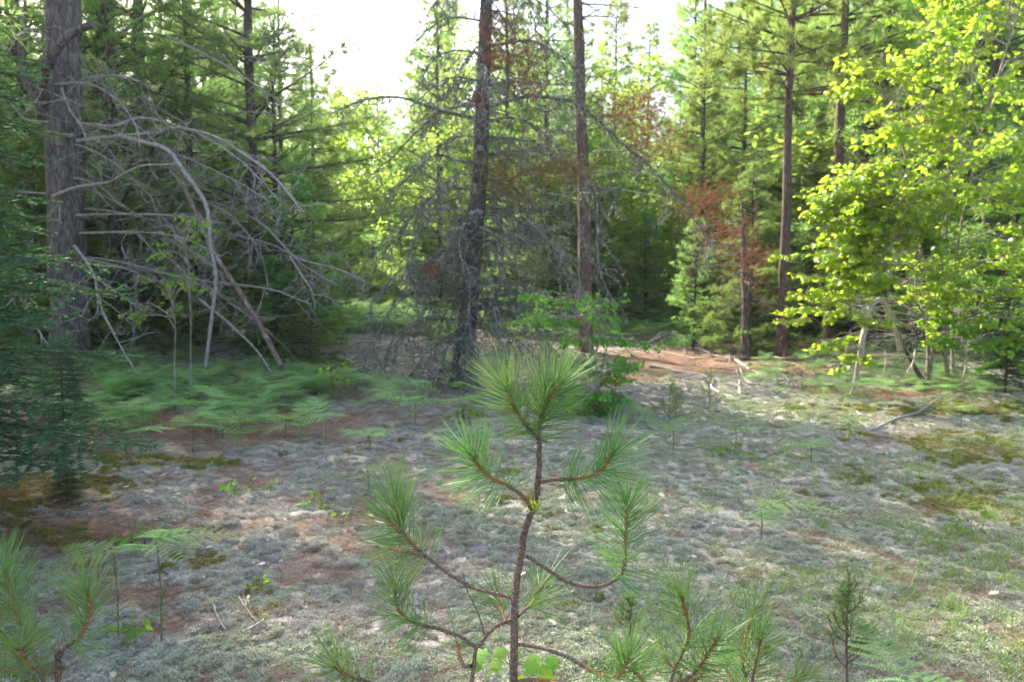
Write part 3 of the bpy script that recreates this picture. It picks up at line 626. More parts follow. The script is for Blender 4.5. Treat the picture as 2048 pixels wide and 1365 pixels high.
for pl, dz, rad in DL:
    m = len(pl); P = np.array([at(a, b, D0 + dz*(q/(m-1))**1.2) for q, (a, b) in enumerate(pl)]); P[0] = trunk_at(pl[0][1])
    b, lb, Pp = limb(r, P, rad*1.15, .008, 18, .55, .34, nl=2, lsize=.036, r_tw=.008, sub=2, k=7); o = b.build('branch', M['twig_lichen'], dt, off); lb.build('lichen', M['tuft_lichen'], o, off, kind='stuff')
for q in range(76):
    py = r.uniform(-180, 700) if q < 46 else r.uniform(330, 740); p0 = trunk_at(py); a = r.uniform(0, 6.28) if q % 3 else r.normal(0, .7); L = r.uniform(.8, 2.3)*(.5+.5*min(1, (py+300)/600)); hd = np.array([math.cos(a), math.sin(a), 0])
    s = np.linspace(0, 1, 5); P = p0 + hd*(L*s)[:, None] + np.array([0, 0, 1])*(.18*L*s - (.65 if q < 46 else .95)*L*s**2)[:, None]
    b, lb, _ = limb(r, P, .014, .005, 17, .55, .38, nl=2, lsize=.036, k=5, r_tw=.0075, sub=2); o = b.build('branch', M['twig_lichen'], dt, off); lb.build('lichen', M['tuft_lichen'], o, off, kind='stuff')
# clusters of rusty needles still clinging to its limbs
tV, tF = tuft_template(12, .8, .03, r)
for name, mk, cl in (('rusty_needles', 'needle_rust', [((980, 60), 60), ((1040, 110), 60), ((985, 120), 30), ((960, 200), 25), ((1060, 170), 50), ((1230, 220), 60), ((1290, 250), 70), ((1330, 290), 60), ((1300, 200), 50), ((1420, 390), 60), ((1450, 470), 60), ((1500, 520), 50), ((1400, 410), 50), ((865, 540), 20)]),
                     ('orange_needles', 'needle_orange', [((1010, 340), 60), ((1060, 330), 60), ((1110, 345), 60), ((1150, 345), 50), ((1020, 370), 50)])):
    fb = Buf(); 
    for (px, py), sp in cl:
        n = int(sp*4.5); P = np.array([at(px + r.normal(0, sp*.55), py + r.normal(0, sp*.38), D0-.4+r.normal(0, .35)) for _ in range(n)]); place(fb, tV, tF, axisR(r.normal(size=(n, 3)), r), P, r.uniform(.045, .08, n))
    fb.build(name, M[mk], dt, off, kind='stuff')

# ------------------------------------------------------------------ the big pines on the left and their dead branches
def big_pine(tkp, D, wid, label, seed, crown=True):
    rr = np.random.default_rng(seed); P = np.array([at(a, b, D) for a, b in tkp]); x0, y0 = P[0][0], D; z0 = gz(x0, y0); P[0][2] = z0-.2
    o = thing('pine_tree', label, 'pine tree', (x0, y0, z0)); of = np.array(o.location); b = Buf(); S = smooth(P, 6); R = np.interp(np.linspace(0, 1, len(S)), np.linspace(0, 1, len(wid)), wid)/2/F_PX*D
    tube(b, S, R, 18, rr, .045); b.build('trunk', M['bark_pine'], o, of, True)
    if crown:
        trc, foc = conifer(rr, 9, .12, .05, 3.4, .1, .8, tl=.15, whorl=.5); e = link('crown', foc.mesh('crown', M['needle_far']), o); l2 = link('upper_limbs', trc.mesh('upper_limbs', M['bark_pine'], smooth=True), o)
        top = S[-1]-of; e.location = l2.location = (top[0], top[1], top[2]-2.2)
    return o, of
P1, of1 = big_pine([(141, 700), (139, 640), (133, 450), (128, 250), (126, 0), (124, -300), (124, -700)], 12.0, [80, 70, 66, 64, 60, 48, 30], 'massive grey pine trunk at the left, nearest of the two big ones', 31)
P2, of2 = big_pine([(222, 700), (218, 560), (214, 300), (210, 0), (206, -400), (205, -600)], 17.0, [46, 38, 35, 33, 26, 18], 'second big pine trunk close behind and right of the massive left pine', 32)
r = np.random.default_rng(8)
b, lb, _ = limb(r, [at(*p_) for p_ in ((88, 245, 11.9), (82, 175, 11.6), (103, 118, 11.3), (140, 72, 11.2), (190, 50, 11.1))], .085, .05, 3, .4, .05, jit=.006, k=9); b.build('fork', M['bark_pine'], P1, of1, True)
b, lb, _ = limb(r, [at(*p_) for p_ in ((105, 255, 11.9), (68, 190, 12.2), (46, 140, 12.4), (46, 85, 12.4), (50, 20, 12.4))], .075, .05, 3, .4, .05, jit=.006, k=9); b.build('fork', M['bark_pine'], P1, of1, True)
Z1 = lambda *p_: cv(p_, 0, 0, 1.95)
ARCH1 = [  # on the nearest big pine: zoomed pixel polyline, start depth, end depth, radius
 (Z1((200, 770), (300, 730), (430, 710), (540, 655), (680, 655)), 11.8, 10.4, .03), (Z1((290, 960), (330, 1010), (370, 1080), (380, 1150), (410, 1240), (470, 1360), (510, 1440)), 11.4, 9.4, .022),
 (Z1((380, 1090), (450, 1140), (560, 1225)), 10.8, 10.2, .012), (Z1((375, 1150), (340, 1180), (320, 1225)), 10.7, 10.4, .01), (Z1((190, 330), (330, 325), (420, 360), (490, 420), (545, 500), (560, 570)), 11.8, 10.5, .02),
 (Z1((300, 550), (470, 530), (600, 520), (690, 500), (830, 535), (950, 610), (1050, 680), (1120, 760), (1190, 850)), 11.8, 9.6, .03), (Z1((300, 480), (450, 490), (550, 460), (690, 490), (820, 545), (930, 620), (1010, 700), (1090, 790)), 11.8, 10, .024),
 (Z1((300, 840), (500, 835), (700, 840), (860, 870)), 11.8, 10.5, .022), (Z1((310, 910), (560, 905), (720, 925), (850, 985)), 11.8, 10.2, .018), (Z1((240, 345), (270, 420), (320, 490), (350, 550)), 11.3, 10.9, .015),
 (Z1((180, 1070), (105, 1080), (60, 1160), (0, 1225)), 11.8, 10.5, .022), (Z1((104, 1080), (105, 1130), (92, 1210)), 11.2, 10.8, .014), (Z1((190, 850), (230, 800), (235, 870)), 11.6, 11.3, .012),
 (Z1((190, 480), (90, 460), (0, 350)), 11.8, 11.5, .03), (Z1((95, 445), (135, 400), (165, 350)), 11.6, 11.4, .014), (Z1((200, 160), (120, 110), (60, 150), (20, 220)), 11.8, 11.0, .02), (Z1((330, 1010), (430, 1030), (520, 1060), (600, 1100)), 11.3, 10.5, .012),
 (Z1((140, 1270), (170, 1320), (205, 1370)), 10.8, 10.4, .012)]
ARCH2 = [
 (Z1((410, 690), (560, 655), (620, 700)), 16, 13, .04), (Z1((440, 600), (470, 720), (560, 780), (650, 870), (720, 960), (800, 1020), (880, 1080)), 15.5, 11, .022),
 (Z1((430, 720), (600, 770), (820, 790), (940, 830), (1030, 890), (1100, 970), (1150, 1020), (1290, 1060), (1400, 1110)), 16, 10.5, .028), (Z1((1130, 1000), (1180, 1080), (1210, 1130), (1220, 1200)), 11.2, 10.8, .016),
 (Z1((440, 560), (560, 555), (650, 590), (750, 620), (900, 690), (1060, 780)), 16, 11, .024), (Z1((430, 850), (700, 890), (840, 900), (960, 925), (1100, 970), (1200, 1040), (1330, 1110)), 16, 10.8, .022),
 (Z1((430, 290), (500, 270), (700, 230), (830, 230), (980, 225), (1100, 240), (1200, 265)), 16.5, 14, .035), (Z1((650, 140), (850, 240), (960, 310), (1060, 380), (1120, 415)), 14, 13, .025),
 (Z1((430, 170), (540, 80), (620, 40), (700, 0), (760, -60)), 16.5, 15, .05), (Z1((430, 130), (560, 130), (760, 150), (1000, 150), (1150, 120)), 16.5, 14, .028), (Z1((390, 1090), (520, 1060), (640, 1040)), 14, 12, .03),
 (Z1((430, 780), (560, 760), (680, 740), (800, 790), (900, 850), (1000, 960)), 16, 11.5, .02), (Z1((560, 1040), (600, 1060), (800, 1100), (1050, 1130), (1220, 1190)), 12.5, 10.8, .018), (Z1((430, 950), (600, 980), (760, 1080), (900, 1180), (1050, 1290)), 15, 11, .017),
 (Z1((430, 430), (600, 400), (780, 440), (1000, 440), (1140, 480)), 16.5, 13.5, .022), (Z1((520, 900), (560, 940), (610, 1005)), 13, 12.5, .02)]
for par, of, D_, ls in ((P1, of1, 12, ARCH1), (P2, of2, 17, ARCH2)):
    for pl, d0, d1, rad in ls:
        m = len(pl); P = [at(a, b_, d0+(d1-d0)*q/(m-1)) for q, (a, b_) in enumerate(pl)]; b, lb, _ = limb(r, P, rad*1.0, max(.008, rad*.35), 6, .8, .09, False, .01, .009, 2); b.build('branch', M['twig_grey'], par, of)
for q in range(18):                                       # fine dead twigs all round the lower trunks
    par, of, D_, px = ((P1, of1, 12, 135), (P2, of2, 17, 214))[q % 2]; py = r.uniform(40, 620); p0 = at(px, py, D_); a = r.uniform(-1.2, 1.0) if q % 3 else r.uniform(0, 6.28); L = r.uniform(1.0, 3.0); hd = np.array([math.cos(a), math.sin(a), r.uniform(-.2, .15)])
    s = np.linspace(0, 1, 5); P = p0 + hd*(L*s)[:, None] - np.array([0, 0, 1])*(.25*L*s**2)[:, None]; b, lb, _ = limb(r, P, .02, .007, 9, .7, .1, False, .015, .007, 2, k=4); b.build('branch', M['twig_grey'], par, of)
def single(name, label, cat, pl, rad0, rad1, mat, tw=3, tl=.5, droop=.1, group=None, k=8, seed=1, jit=.008):
    rr = np.random.default_rng(seed); P = np.array([at(*p_) for p_ in pl]); zg = gz(P[-1][0], P[-1][1]); b, lb, _ = limb(rr, P, rad0, rad1, tw, tl, droop, False, jit, .006, 2, k=k)
    of = np.array([P[-1][0], P[-1][1], zg]); o = b.build(name, M[mat], None, of, True); o.location = of; return tag(o, label, cat, group)
single('fallen_limb', 'long grey broken limb hanging down from the arch to the ferns', 'fallen branch', [(240, 272, 11.5), (290, 285, 11), (335, 300, 10.7), (365, 340, 10.5), (395, 380, 10.4), (418, 425, 10.3), (424, 490, 10.2), (434, 555, 10.1), (428, 625, 10), (414, 735, 9.9)], .032, .022, 'twig_grey', 4, .8, .15, seed=3)
single('broken_pine_limb', 'snapped brown stem leaning diagonally down into the ferns', 'fallen branch', [(352, 330, 11.6), (380, 400, 11.3), (405, 455, 11), (440, 525, 10.7), (477, 580, 10.5), (508, 632, 10.3), (545, 700, 10.1), (562, 730, 10)], .024, .036, 'log_brown', 2, .6, .1, seed=4)
single('fallen_limb', 'thin grey branch slanting to the ground right of the snapped brown stem', 'fallen branch', [(400, 600, 10.6), (450, 640, 10.4), (510, 695, 10.2), (545, 740, 10)], .018, .012, 'twig_grey', 4, .4, .1, seed=5)

# ------------------------------------------------------------------ rusty crowned pine right of the dead tree
r = np.random.default_rng(14); D = 16.5
P3, of3 = big_pine([(1172, 640), (1170, 560), (1168, 400), (1162, 250), (1158, 100), (1155, 0), (1152, -150), (1150, -260)], D, [32, 27, 25, 23, 20, 18, 12, 5], 'reddish pine trunk with a sparse rusty crown right of the dead tree', 33, False)
for ch in P3.children: ch.data.materials[0] = M['bark_red']
tV, tF = tuft_template(14, .9, .03, r); fb = Buf(); gb_ = Buf()
for q in range(40):
    py = r.uniform(-250, 420); px = 1160; p0 = at(px, py, D); a = r.uniform(0, 6.28); L = r.uniform(.8, 2.6)*(.6+.4*max(0, (py+250)/600)); hd = np.array([math.cos(a), math.sin(a), r.uniform(-.1, .3)])
    s = np.linspace(0, 1, 6); P = p0 + hd*(L*s)[:, None] + np.array([0, 0, 1])*(.1*L*s**3 - .2*L*s**2)[:, None]; b, lb, Pp = limb(r, P, .022, .006, 8, .6, .1, False, .02, .006, 2, k=4); b.build('branch', M['twig_lichen'], P3, of3)
    n = 60 if py < 90 else 12; C = Pp[r.integers(len(Pp)//2, len(Pp), n)] + r.normal(0, .18, (n, 3)); place(fb if (py < 60 and q % 4) else gb_, tV, tF, axisR(r.normal(size=(n, 3)), r), C, r.uniform(.06, .1, n))
fb.build('rusty_needles', M['needle_rust'], P3, of3, kind='stuff'); gb_.build('green_needles', M['needle_far'], P3, of3, kind='stuff')
# dead little tree with rusty needles by the slim pine
D = 15; o3, of4 = big_pine([(1492, 690), (1492, 600), (1490, 530), (1487, 470), (1483, 400)], D, [20, 18, 15, 10, 3], 'short dead pine with rusty needles left of the slim red barked pine', 34, False)
fb = Buf()
for q in range(16):
    py = r.uniform(400, 620); p0 = at(1488, py, D); a = r.uniform(0, 6.28); L = r.uniform(.5, 1.3); P = p0 + np.array([math.cos(a), math.sin(a), -.1])*(L*np.linspace(0, 1, 5))[:, None]
    b, lb, Pp = limb(r, P, .014, .005, 8, .4, .15, False, .02, .005, 2, k=4); b.build('branch', M['twig_lichen'], o3, of4); n = 26; C = Pp[r.integers(2, len(Pp), n)] + r.normal(0, .12, (n, 3)); place(fb, tV, tF, axisR(r.normal(size=(n, 3)), r), C, r.uniform(.045, .08, n))
fb.build('rusty_needles', M['needle_rust'], o3, of4, kind='stuff')

# ------------------------------------------------------------------ the bright maple clump on the right
r = np.random.default_rng(17)
LEAFME = Buf(); LEAFME.add(MAPLE[0], MAPLE[1]); leaf_me = LEAFME.mesh('leaf', M['leaf_maple'])
def leafy(name, label, cat, stems, sprays, leaf_t, leaf_mat, size, stem_mat, rng, nobj=0, off=None, dens=1.0, lme=None, upn=.65, group=None, thin=1.0):
    base = np.asarray(stems[0][0][0], float) if off is None else np.asarray(off, float); base = np.array([base[0], base[1], gz(base[0], base[1])]); o = thing(name, label, cat, base, group)
    SP = []
    for P, r0, r1 in stems:
        S = smooth(P, 5); S = S + np.cumsum(rng.normal(0, .008, S.shape), 0)*.6; b = Buf(); tube(b, S, np.linspace(r0, r1, len(S)), 7, rng, .05); b.build('stem', M[stem_mat], o, base, True); SP.append(S)
    AP = np.concatenate(SP); tw = Buf(); LP, LD, LN = [], [], []
    for c, rad, nb in sprays:
        c = np.asarray(c, float); dd = np.linalg.norm((AP-c)*[1, 1, 1.0], axis=1) + np.maximum(0, AP[:, 2]-c[2]+.1)*3; s0 = AP[np.argmin(dd)]
        mid = (s0+c)/2 + (np.array([0, 0, .12]) + rng.normal(0, .06, 3))*thin**.7; Q = smooth([s0, mid, c], 5); tube(tw, Q, np.linspace(.011, .005, len(Q))*thin, 4); dv = nrm(c-s0)
        for k in range(nb):
            a0 = Q[rng.integers(len(Q)//2, len(Q))]; e = c + rng.normal(0, .6, 3)*[rad, rad, rad*.38] + dv*rad*.25; T = smooth([a0, (a0+e)/2+(rng.normal(0, .03, 3)+[0, 0, .03])*thin**.7, e], 3); tube(tw, T, np.linspace(.004, .002, len(T))*thin**.7, 3)
            m = max(2, int(np.linalg.norm(e-a0)/.035*dens)); f = rng.uniform(.25, 1, m)**.7; C = a0+(e-a0)*f[:, None]; sd = nrm(np.cross(e-a0, [0, 0, 1]))*rng.choice([-1, 1], (m, 1))
            dl = nrm(nrm(e-a0)*.5 + sd*.7 + rng.normal(0, .4, (m, 3)) + [0, 0, -.6]); LP.append(C + dl*.03); LD.append(dl); LN.append(rng.normal(0, upn, (m, 3)) + [0, 0, 1])
            prisms(tw, C, C+dl*.03, .0012, .001)
    tw.build('twigs', M[stem_mat], o, base); LP = np.concatenate(LP); LD = np.concatenate(LD); LN = np.concatenate(LN); R_ = planeR(LD, LN); S_ = size*rng.uniform(.5, 1.2, len(LP))
    if nobj:
        d = np.linalg.norm(LP-[0, 0, 1.6], axis=1); order = np.argsort(-S_/d); big = order[:nobj]; rest = order[nobj:]
        for q in big:
            lo = link('leaf', lme, o); mm = np.eye(4); mm[:3, :3] = R_[q]*S_[q]; mm[:3, 3] = LP[q]-base; lo.matrix_basis = Matrix(mm.tolist())
    else: rest = np.arange(len(LP))
    if len(rest):
        fb_ = Buf(); place(fb_, leaf_t[0], leaf_t[1], R_[rest], LP[rest], S_[rest]); fb_.build('foliage', leaf_mat, o, base, kind='stuff')
    return o
def gp(px, py, dz=0): p_ = ground(px, py); p_[2] -= .05; return p_
b1, b2 = gp(1857, 770), gp(1895, 765); DM = b1[1]
stemsA = [([b1, at(1857, 640, DM), at(1848, 530, DM-.3), at(1830, 380, DM-.8), at(1790, 230, DM-1.2)], .036, .010), ([b1+[.1, .2, 0], at(1872, 640, DM), at(1890, 500, DM-.2), at(1900, 300, DM-.6), at(1905, 100, DM-.8), at(1910, -60, DM-.9)], .034, .010)]
stemsB = [([b2, at(1893, 640, DM-.1), at(1910, 540, DM-.4), at(1935, 400, DM-1.0), at(1985, 200, DM-1.5), at(2040, 20, DM-1.7)], .034, .010), ([b2+[.15, .1, 0], at(1900, 600, DM+.2), at(1885, 470, DM), at(1925, 300, DM), at(1950, 60, DM)], .028, .009),
          ([b2+[-.05, -.2, 0], at(1880, 690, DM-.4), at(1830, 610, DM-.9), at(1740, 520, DM-1.3)], .02, .007)]
def rnd_poly(n, left, rng, x1=2075, y0=-40, y1=680):
    out = []
    while len(out) < n:
        py = rng.uniform(y0, y1); px = rng.uniform(1560, x1); lx = np.interp(py, [p_[1] for p_ in left], [p_[0] for p_ in left])
        if px > lx and not (1685 < px < 1840 and py > 575): out.append((px, py))
    return out
LEFT = [(1920, -40), (1800, 40), (1790, 80), (1700, 110), (1700, 190), (1760, 240), (1790, 280), (1730, 320), (1650, 375), (1625, 420), (1640, 470), (1620, 560), (1610, 610), (1700, 650), (1760, 690)]
spA = [(at(px, py, DM-1.4+r.normal(0, .3)), .30+.12*r.random(), 8) for px, py in rnd_poly(66, LEFT, r, 1900)]
spA += [(at(px, py, DM-1.3), .28, 7) for px, py in ((1705, 120), (1730, 170), (1700, 180), (1770, 200), (1640, 395), (1625, 430), (1670, 400), (1610, 590), (1650, 600), (1600, 620), (1700, 560), (1660, 480), (1740, 330), (1650, 690), (1690, 720), (1720, 640))]
mapleA = leafy('maple_tree', 'sunlit yellow green maple spreading left from a slim stem at the right of the clearing', 'maple tree', stemsA, spA, MAPLE, M['leaf_maple'], .074, 'stem_maple', r, 300, dens=1.25, lme=leaf_me)
spB = [(at(px, py, DM-1.3+r.normal(0, .6)), .32+.12*r.random(), 8) for px, py in rnd_poly(80, [(1840, -40), (1840, 300), (1800, 500), (1850, 680)], r)]
mapleB = leafy('maple_tree', 'sunlit maple with pale forked stems at the right edge, beside the left spreading one', 'maple tree', stemsB, spB, MAPLE, M['leaf_maple'], .074, 'stem_maple', r, 300, dens=1.25, lme=leaf_me)
b3 = gp(1975, 745)
leafy('maple_sapling', 'small maple sapling under the right edge of the sunlit maples', 'maple tree', [([b3, at(1960, 640, 11), at(1965, 560, 10.8)], .015, .006), ([b3, at(1990, 650, 10.6), at(2020, 600, 10.4)], .012, .005)],
      [(at(px, py, 10.4+r.normal(0, .4)), .28, 6) for px, py in ((1900, 640), (1940, 660), (1990, 640), (2030, 620), (2040, 680), (1960, 690), (1930, 560), (2000, 560), (2045, 540), (1880, 680), (2010, 720))], MAPLE, M['leaf_shrub'], .09, 'stem_maple', r)
b4 = gp(1640, 720)
leafy('maple_sapling', 'leafy sapling with bright low leaves between slim pine and bent white trunk', 'maple tree', [([b4, at(1650, 640, b4[1]), at(1640, 560, b4[1]-.3)], .014, .006)],
      [(at(px, py, b4[1]-.5+r.normal(0, .4)), .25, 6) for px, py in ((1590, 640), (1620, 600), (1660, 640), (1610, 560), (1680, 690), (1640, 680), (1590, 590), (1650, 520), (1720, 600))], MAPLE, M['leaf_maple'], .09, 'stem_maple', r)
b5 = gp(1545, 690)
leafy('shaded_sapling', 'dark green layered sapling at the foot of the slim red barked pine', 'sapling', [([b5, at(1530, 620, b5[1]), at(1480, 600, b5[1]-.3)], .012, .005)],
      [(at(px, py, b5[1]-.6+r.normal(0, .3)), .3, 7) for px, py in ((1450, 600), (1480, 615), (1520, 620), (1560, 625), (1590, 615), (1460, 585))], OVATE, M['needle_fir'], .09, 'stem_maple', r)  # its leaves take the dark green of the fir needles
# bent white trunk and its dark partner
p_ = ground(1705, 792); D = p_[1]
BT = D - .5
single('bent_trunk', 'bent bare white trunk arching over beneath the bright maple leaves', 'dead tree', [(1800, 700, D+.2), (1785, 640, D), (1765, 602, BT), (1744, 612, BT), (1732, 650, BT), (1722, 700, BT), (1715, 745, D), (1707, 792, D)], .03, .042, 'wood_pale', 2.5, .25, .1, seed=6)
single('dead_stick', 'curved grey stick lying on the moss at the foot of the bent white trunk', 'fallen branch', [(1707, 795, D), (1690, 798, D-.1), (1662, 806, D-.25)], .016, .01, 'wood_pale', 2, .15, 0, seed=7)
single('dead_sapling', 'dark dead stem leaning behind the bent white trunk', 'dead tree', [(1765, 600, D+1.0), (1790, 660, D+.9), (1810, 700, D+.8), (1830, 740, D+.7), (1855, 775, D+.6)], .02, .035, 'bark_dead', 4, .4, .1, seed=8)
for q, (x0, x1, y0, y1, lab) in enumerate([(1770, 1768, 700, 752, 'pale forked dead twig standing just right of the bent white trunk'), (1932, 1926, 690, 765, 'thin pale dead stem standing right of the maple stems'), (1830, 1818, 700, 745, 'short pale dead twig left of the maple stems')]):
    single('dead_sapling', lab, 'dead tree', [(x0, y0, D+.1*q), ((x0+x1)/2+3, (y0+y1)/2, D), (x1, y1, D)], .008, .014, 'wood_pale', 9, .25, -.1, seed=20+q)
for q in range(3):                                        # tangle of dry lower branches behind the maples
    pass
r2_ = np.random.default_rng(77)
for q in range(26):
    px0, py0 = r2_.uniform(1700, 2040), r2_.uniform(560, 720); d_ = DM + r2_.uniform(.3, 2.5); P = [at(px0, py0, d_), at(px0+r2_.uniform(-90, 90), py0+r2_.uniform(-30, 30), d_-.3), at(px0+r2_.uniform(-170, 170), py0+r2_.uniform(-30, 60), d_-.5)]
    b, lb, _ = limb(r2_, P, .012, .004, 9, .4, .1, False, .015, .004, 2, k=4); b.build('dry_branch', M['twig_grey'], (mapleA, mapleB)[q % 2], np.array((mapleA, mapleB)[q % 2].location))

# ------------------------------------------------------------------ leafy shrub behind the sapling
r = np.random.default_rng(19); bs = gp(1190, 835); DS = bs[1]
leafy('shrub', 'green leafy shrub with airy top right of the dead tree', 'shrub', [([bs, at(1195, 740, DS), at(1170, 650, DS), at(1120, 590, DS)], .012, .004), ([bs, at(1205, 740, DS), at(1230, 680, DS), at(1300, 690, DS)], .011, .004), ([bs, at(1180, 760, DS), at(1180, 660, DS), at(1150, 560, DS)], .01, .004)],
      [(at(px, py, DS+r.normal(0, .3)), .19, 11) for px, py in ((1060, 590), (1090, 600), (1120, 610), (1150, 600), (1180, 610), (1110, 640), (1160, 640), (1200, 640), (1140, 680), (1190, 690), (1240, 680), (1290, 690), (1330, 685), (1220, 720), (1180, 750), (1230, 760), (1190, 790), (1160, 800), (1220, 800), (1190, 820), (1250, 730), (1210, 610), (1060, 640))] +
      [(at(1190+r.normal(0, 34), r.uniform(730, 850), DS+r.normal(0, .25)), .16, 9) for _ in range(20)], OVATE, M['leaf_shrub'], .066, 'stem_maple', r, dens=1.3)
bs = gp(925, 840)
leafy('seedling', 'bright green leafy seedling in front of the dead tree base', 'seedling', [([bs, bs+[0, 0, .25]], .005, .002)], [(bs+[r.normal(0, .12), r.normal(0, .1), .12+.15*r.random()], .1, 4) for _ in range(6)], OVATE, M['leaf_shrub'], .06, 'stem_green', r, thin=.25)
bs = gp(668, 800)
leafy('seedling', 'upright yellow green seedling among the left ferns', 'seedling', [([bs, bs+[0, 0, .55]], .005, .002)], [(bs+[r.normal(0, .1), r.normal(0, .1), .15+.4*r.random()], .12, 5) for _ in range(7)], OVATE, M['leaf_maple'], .06, 'stem_green', r, thin=.25)
for q, (px, py, hh, lm_, lab) in enumerate([(505, 985, .08, 'leaf_shrub', 'tiny dark green seedling on the lichen left of centre'), (640, 1015, .12, 'leaf_shrub', 'low spreading green seedling on the lichen before the left sapling arm'), (690, 1040, .06, 'leaf_maple', 'tiny bright green seedling beside the left sapling needles'),
   (440, 935, .05, 'leaf_maple', 'tiny yellow green seedling in the needle litter at left centre'), (1697, 885, .22, 'leaf_maple', 'upright olive seedling on the lichen below the curved grey stick'), (1460, 915, .1, 'leaf_shrub', 'small green seedling near the lone forked twig'), (285, 1105, .12, 'leaf_shrub', 'green seedling behind the yellowing bracken fern'),
   (520, 1185, .05, 'leaf_maple', 'yellow seedling on the lichen beside the curled twig'), (1945, 1075, .1, 'leaf_shrub', 'small green seedling at the right edge of the lichen'), (265, 1290, .1, 'leaf_shrub', 'grassy green seedling between the two fern stalks at lower left')]):
    bs = gp(px, py); leafy('seedling', lab, 'seedling', [([bs, bs+[0, 0, hh+.05]], .003, .0015)], [(bs+[r.normal(0, .05), r.normal(0, .05), .05+hh*(.4+.6*r.random())], .06, 3) for _ in range(4)], OVATE, M[lm_], .05, 'stem_green', r, dens=1.6, thin=.15)
for q, (px, py, d_, lab) in enumerate([(370, 500, 9.6, 'light green leafy spray floating in front of the two big left pines'), (340, 600, 9.2, 'bright low leafy sapling under the dead branches at left')]):
    bb = np.array([at(px, py, d_)[0], d_, 0]); bb[2] = gz(bb[0], bb[1]); leafy('leafy_sapling', lab, 'sapling', [([bb, at(px+8, py+60, d_), at(px, py-30, d_)], .010, .004)], [(at(px+r.uniform(-60, 50), py+r.uniform(-60, 60), d_+r.normal(0, .3)), .18, 5) for _ in range(9)], OVATE, M['leaf_shrub'], .065, 'stem_maple', r)

# ------------------------------------------------------------------ balsam fir on the left
r = np.random.default_rng(23)
fir_b = spray_fir(r, 4.6, 1.6, .45, 19)
x0, y0 = -3.75, 4.5
fir = make_tree('balsam_fir', 'dark green balsam fir reaching in from the left border', 'fir tree', fir_b, M['bark_bg'], M['needle_fir'], (x0, y0, gz(x0, y0)))
def fir_copy(px, py, H, lab, grp=None, rz=1.0):
    p_ = ground(px, py); return copy_thing(fir, p_, rz, H/4.6, lab, grp)
copy_thing(fir, (-3.15, 3.35, gz(-3.15, 3.35)), 4.0, .55, 'low fir bough clump at the left border nearest the camera', None)
copy_thing(fir, (-4.3, 3.7, gz(-4.3, 3.7)), 5.1, .9, 'dark balsam fir crowding close beside the one reaching in from the left', None)
copy_thing(fir, (-6.6, 7.2, gz(-6.6, 7.2)), 2.0, .62, 'second balsam fir behind the dark one at the left border', None)
fir_copy(130, 905, 1.15, 'small fir seedling right of the dark balsam fir', rz=.5)
fir_copy(135, 1010, .45, 'tiny fir seedling on the moss by the balsam fir', rz=2.2)
fir_copy(565, 735, 1.5, 'little dark fir behind the ferns left of the open path', rz=1.2)
fir_copy(2010, 790, 1.6, 'low dark fir at the right border beyond the mossy patch', rz=2.5)

# ------------------------------------------------------------------ bracken ferns
def frond_t(rng, npair=11, npn=8, curl=.25, pw=.21):
    b = Buf(); A, D, S_ = [], [], []
    def pos(t): return np.array([0, -curl*t*t, t])
    QA, QB = [], []
    for q in range(npair):
        t = .06 + .92*(q/npair)**.9; Lp = .46*(1-t)**.85*(.75+.25*min(1, q/1.5+.5)) + .015; p0 = pos(t)
        for sg in (-1, 1):
            ang = math.radians(62 + rng.normal(0, 5)); d = np.array([sg*math.sin(ang), -.12+rng.normal(0, .05), math.cos(ang)]); QA.append(p0); QB.append(p0+d*Lp)
            m = max(3, int(npn*(Lp/.46)**.6+2)); s = (np.arange(m)+.5)/m
            for s2 in (-1, 1):
                P = p0 + d*(Lp*s)[:, None] + np.array([0, -.10, 0])*(Lp*s**2)[:, None]; l3 = Lp*pw*(1-s)**.6 + .006; perp = nrm(np.cross(d, [0, 1, 0]))*s2
                dd = nrm(perp*.85 + d*.5 + rng.normal(0, .05, (m, 3))); wv = d*(Lp/m*.44); E = P + dd*l3[:, None]
                V = np.stack([P-wv, P+wv, E+wv*.4, E-wv*.3], 1); b.add(V.reshape(-1, 3), np.arange(m*4).reshape(-1, 4))
    prisms(b, QA, QB, .0035, .0015); R0 = np.array([pos(t) for t in np.linspace(0, 1, 6)]); tube(b, R0, np.linspace(.008, .002, 6), 3); return b
r = np.random.default_rng(29)
FROND = [frond_t(r, 11, 13, .2+.12*q, .085) for q in range(4)]; FR_ME = [f_.mesh('frond', M['fern']) for f_ in FROND]; FR_Y = FROND[1].mesh('frond', M['fern_yellow'])
def fern_R(az, el): 
    D = np.array([math.cos(az)*math.cos(el), math.sin(az)*math.cos(el), math.sin(el)]); return planeR(D[None], np.array([[0, 0, 1.]]))[0]
def stalk_mesh(h):
    b = Buf(); tube(b, smooth([[0, 0, -.05], [.01, .0, h*.5], [0, 0, h]], 3), np.linspace(.005, .0035, 7), 5); return b.mesh('stalk', M['stem_green'], smooth=True)
def fern_near(p, h, L, az, label, group=None, yellow=False, els=(.2, .15, .12), spread=1.25, nfr=3):
    o = thing('bracken_fern', label, 'fern', p, group); link('stalk', stalk_mesh(h), o)
    for q, (da, s_) in enumerate(((0, 1.0), (spread, .85), (-spread, .85))[:nfr]):
        f_ = link('frond', FR_Y if yellow and q == 1 else FR_ME[(q+int(p[0]*7)) % 4], o); mm = np.eye(4); mm[:3, :3] = fern_R(az+da, els[q])*L*s_; mm[:3, 3] = (0, 0, h); f_.matrix_basis = Matrix(mm.tolist())
    return o
ELS = lambda: (r.uniform(.15, .6), r.uniform(.0, .5), r.uniform(.0, .5))
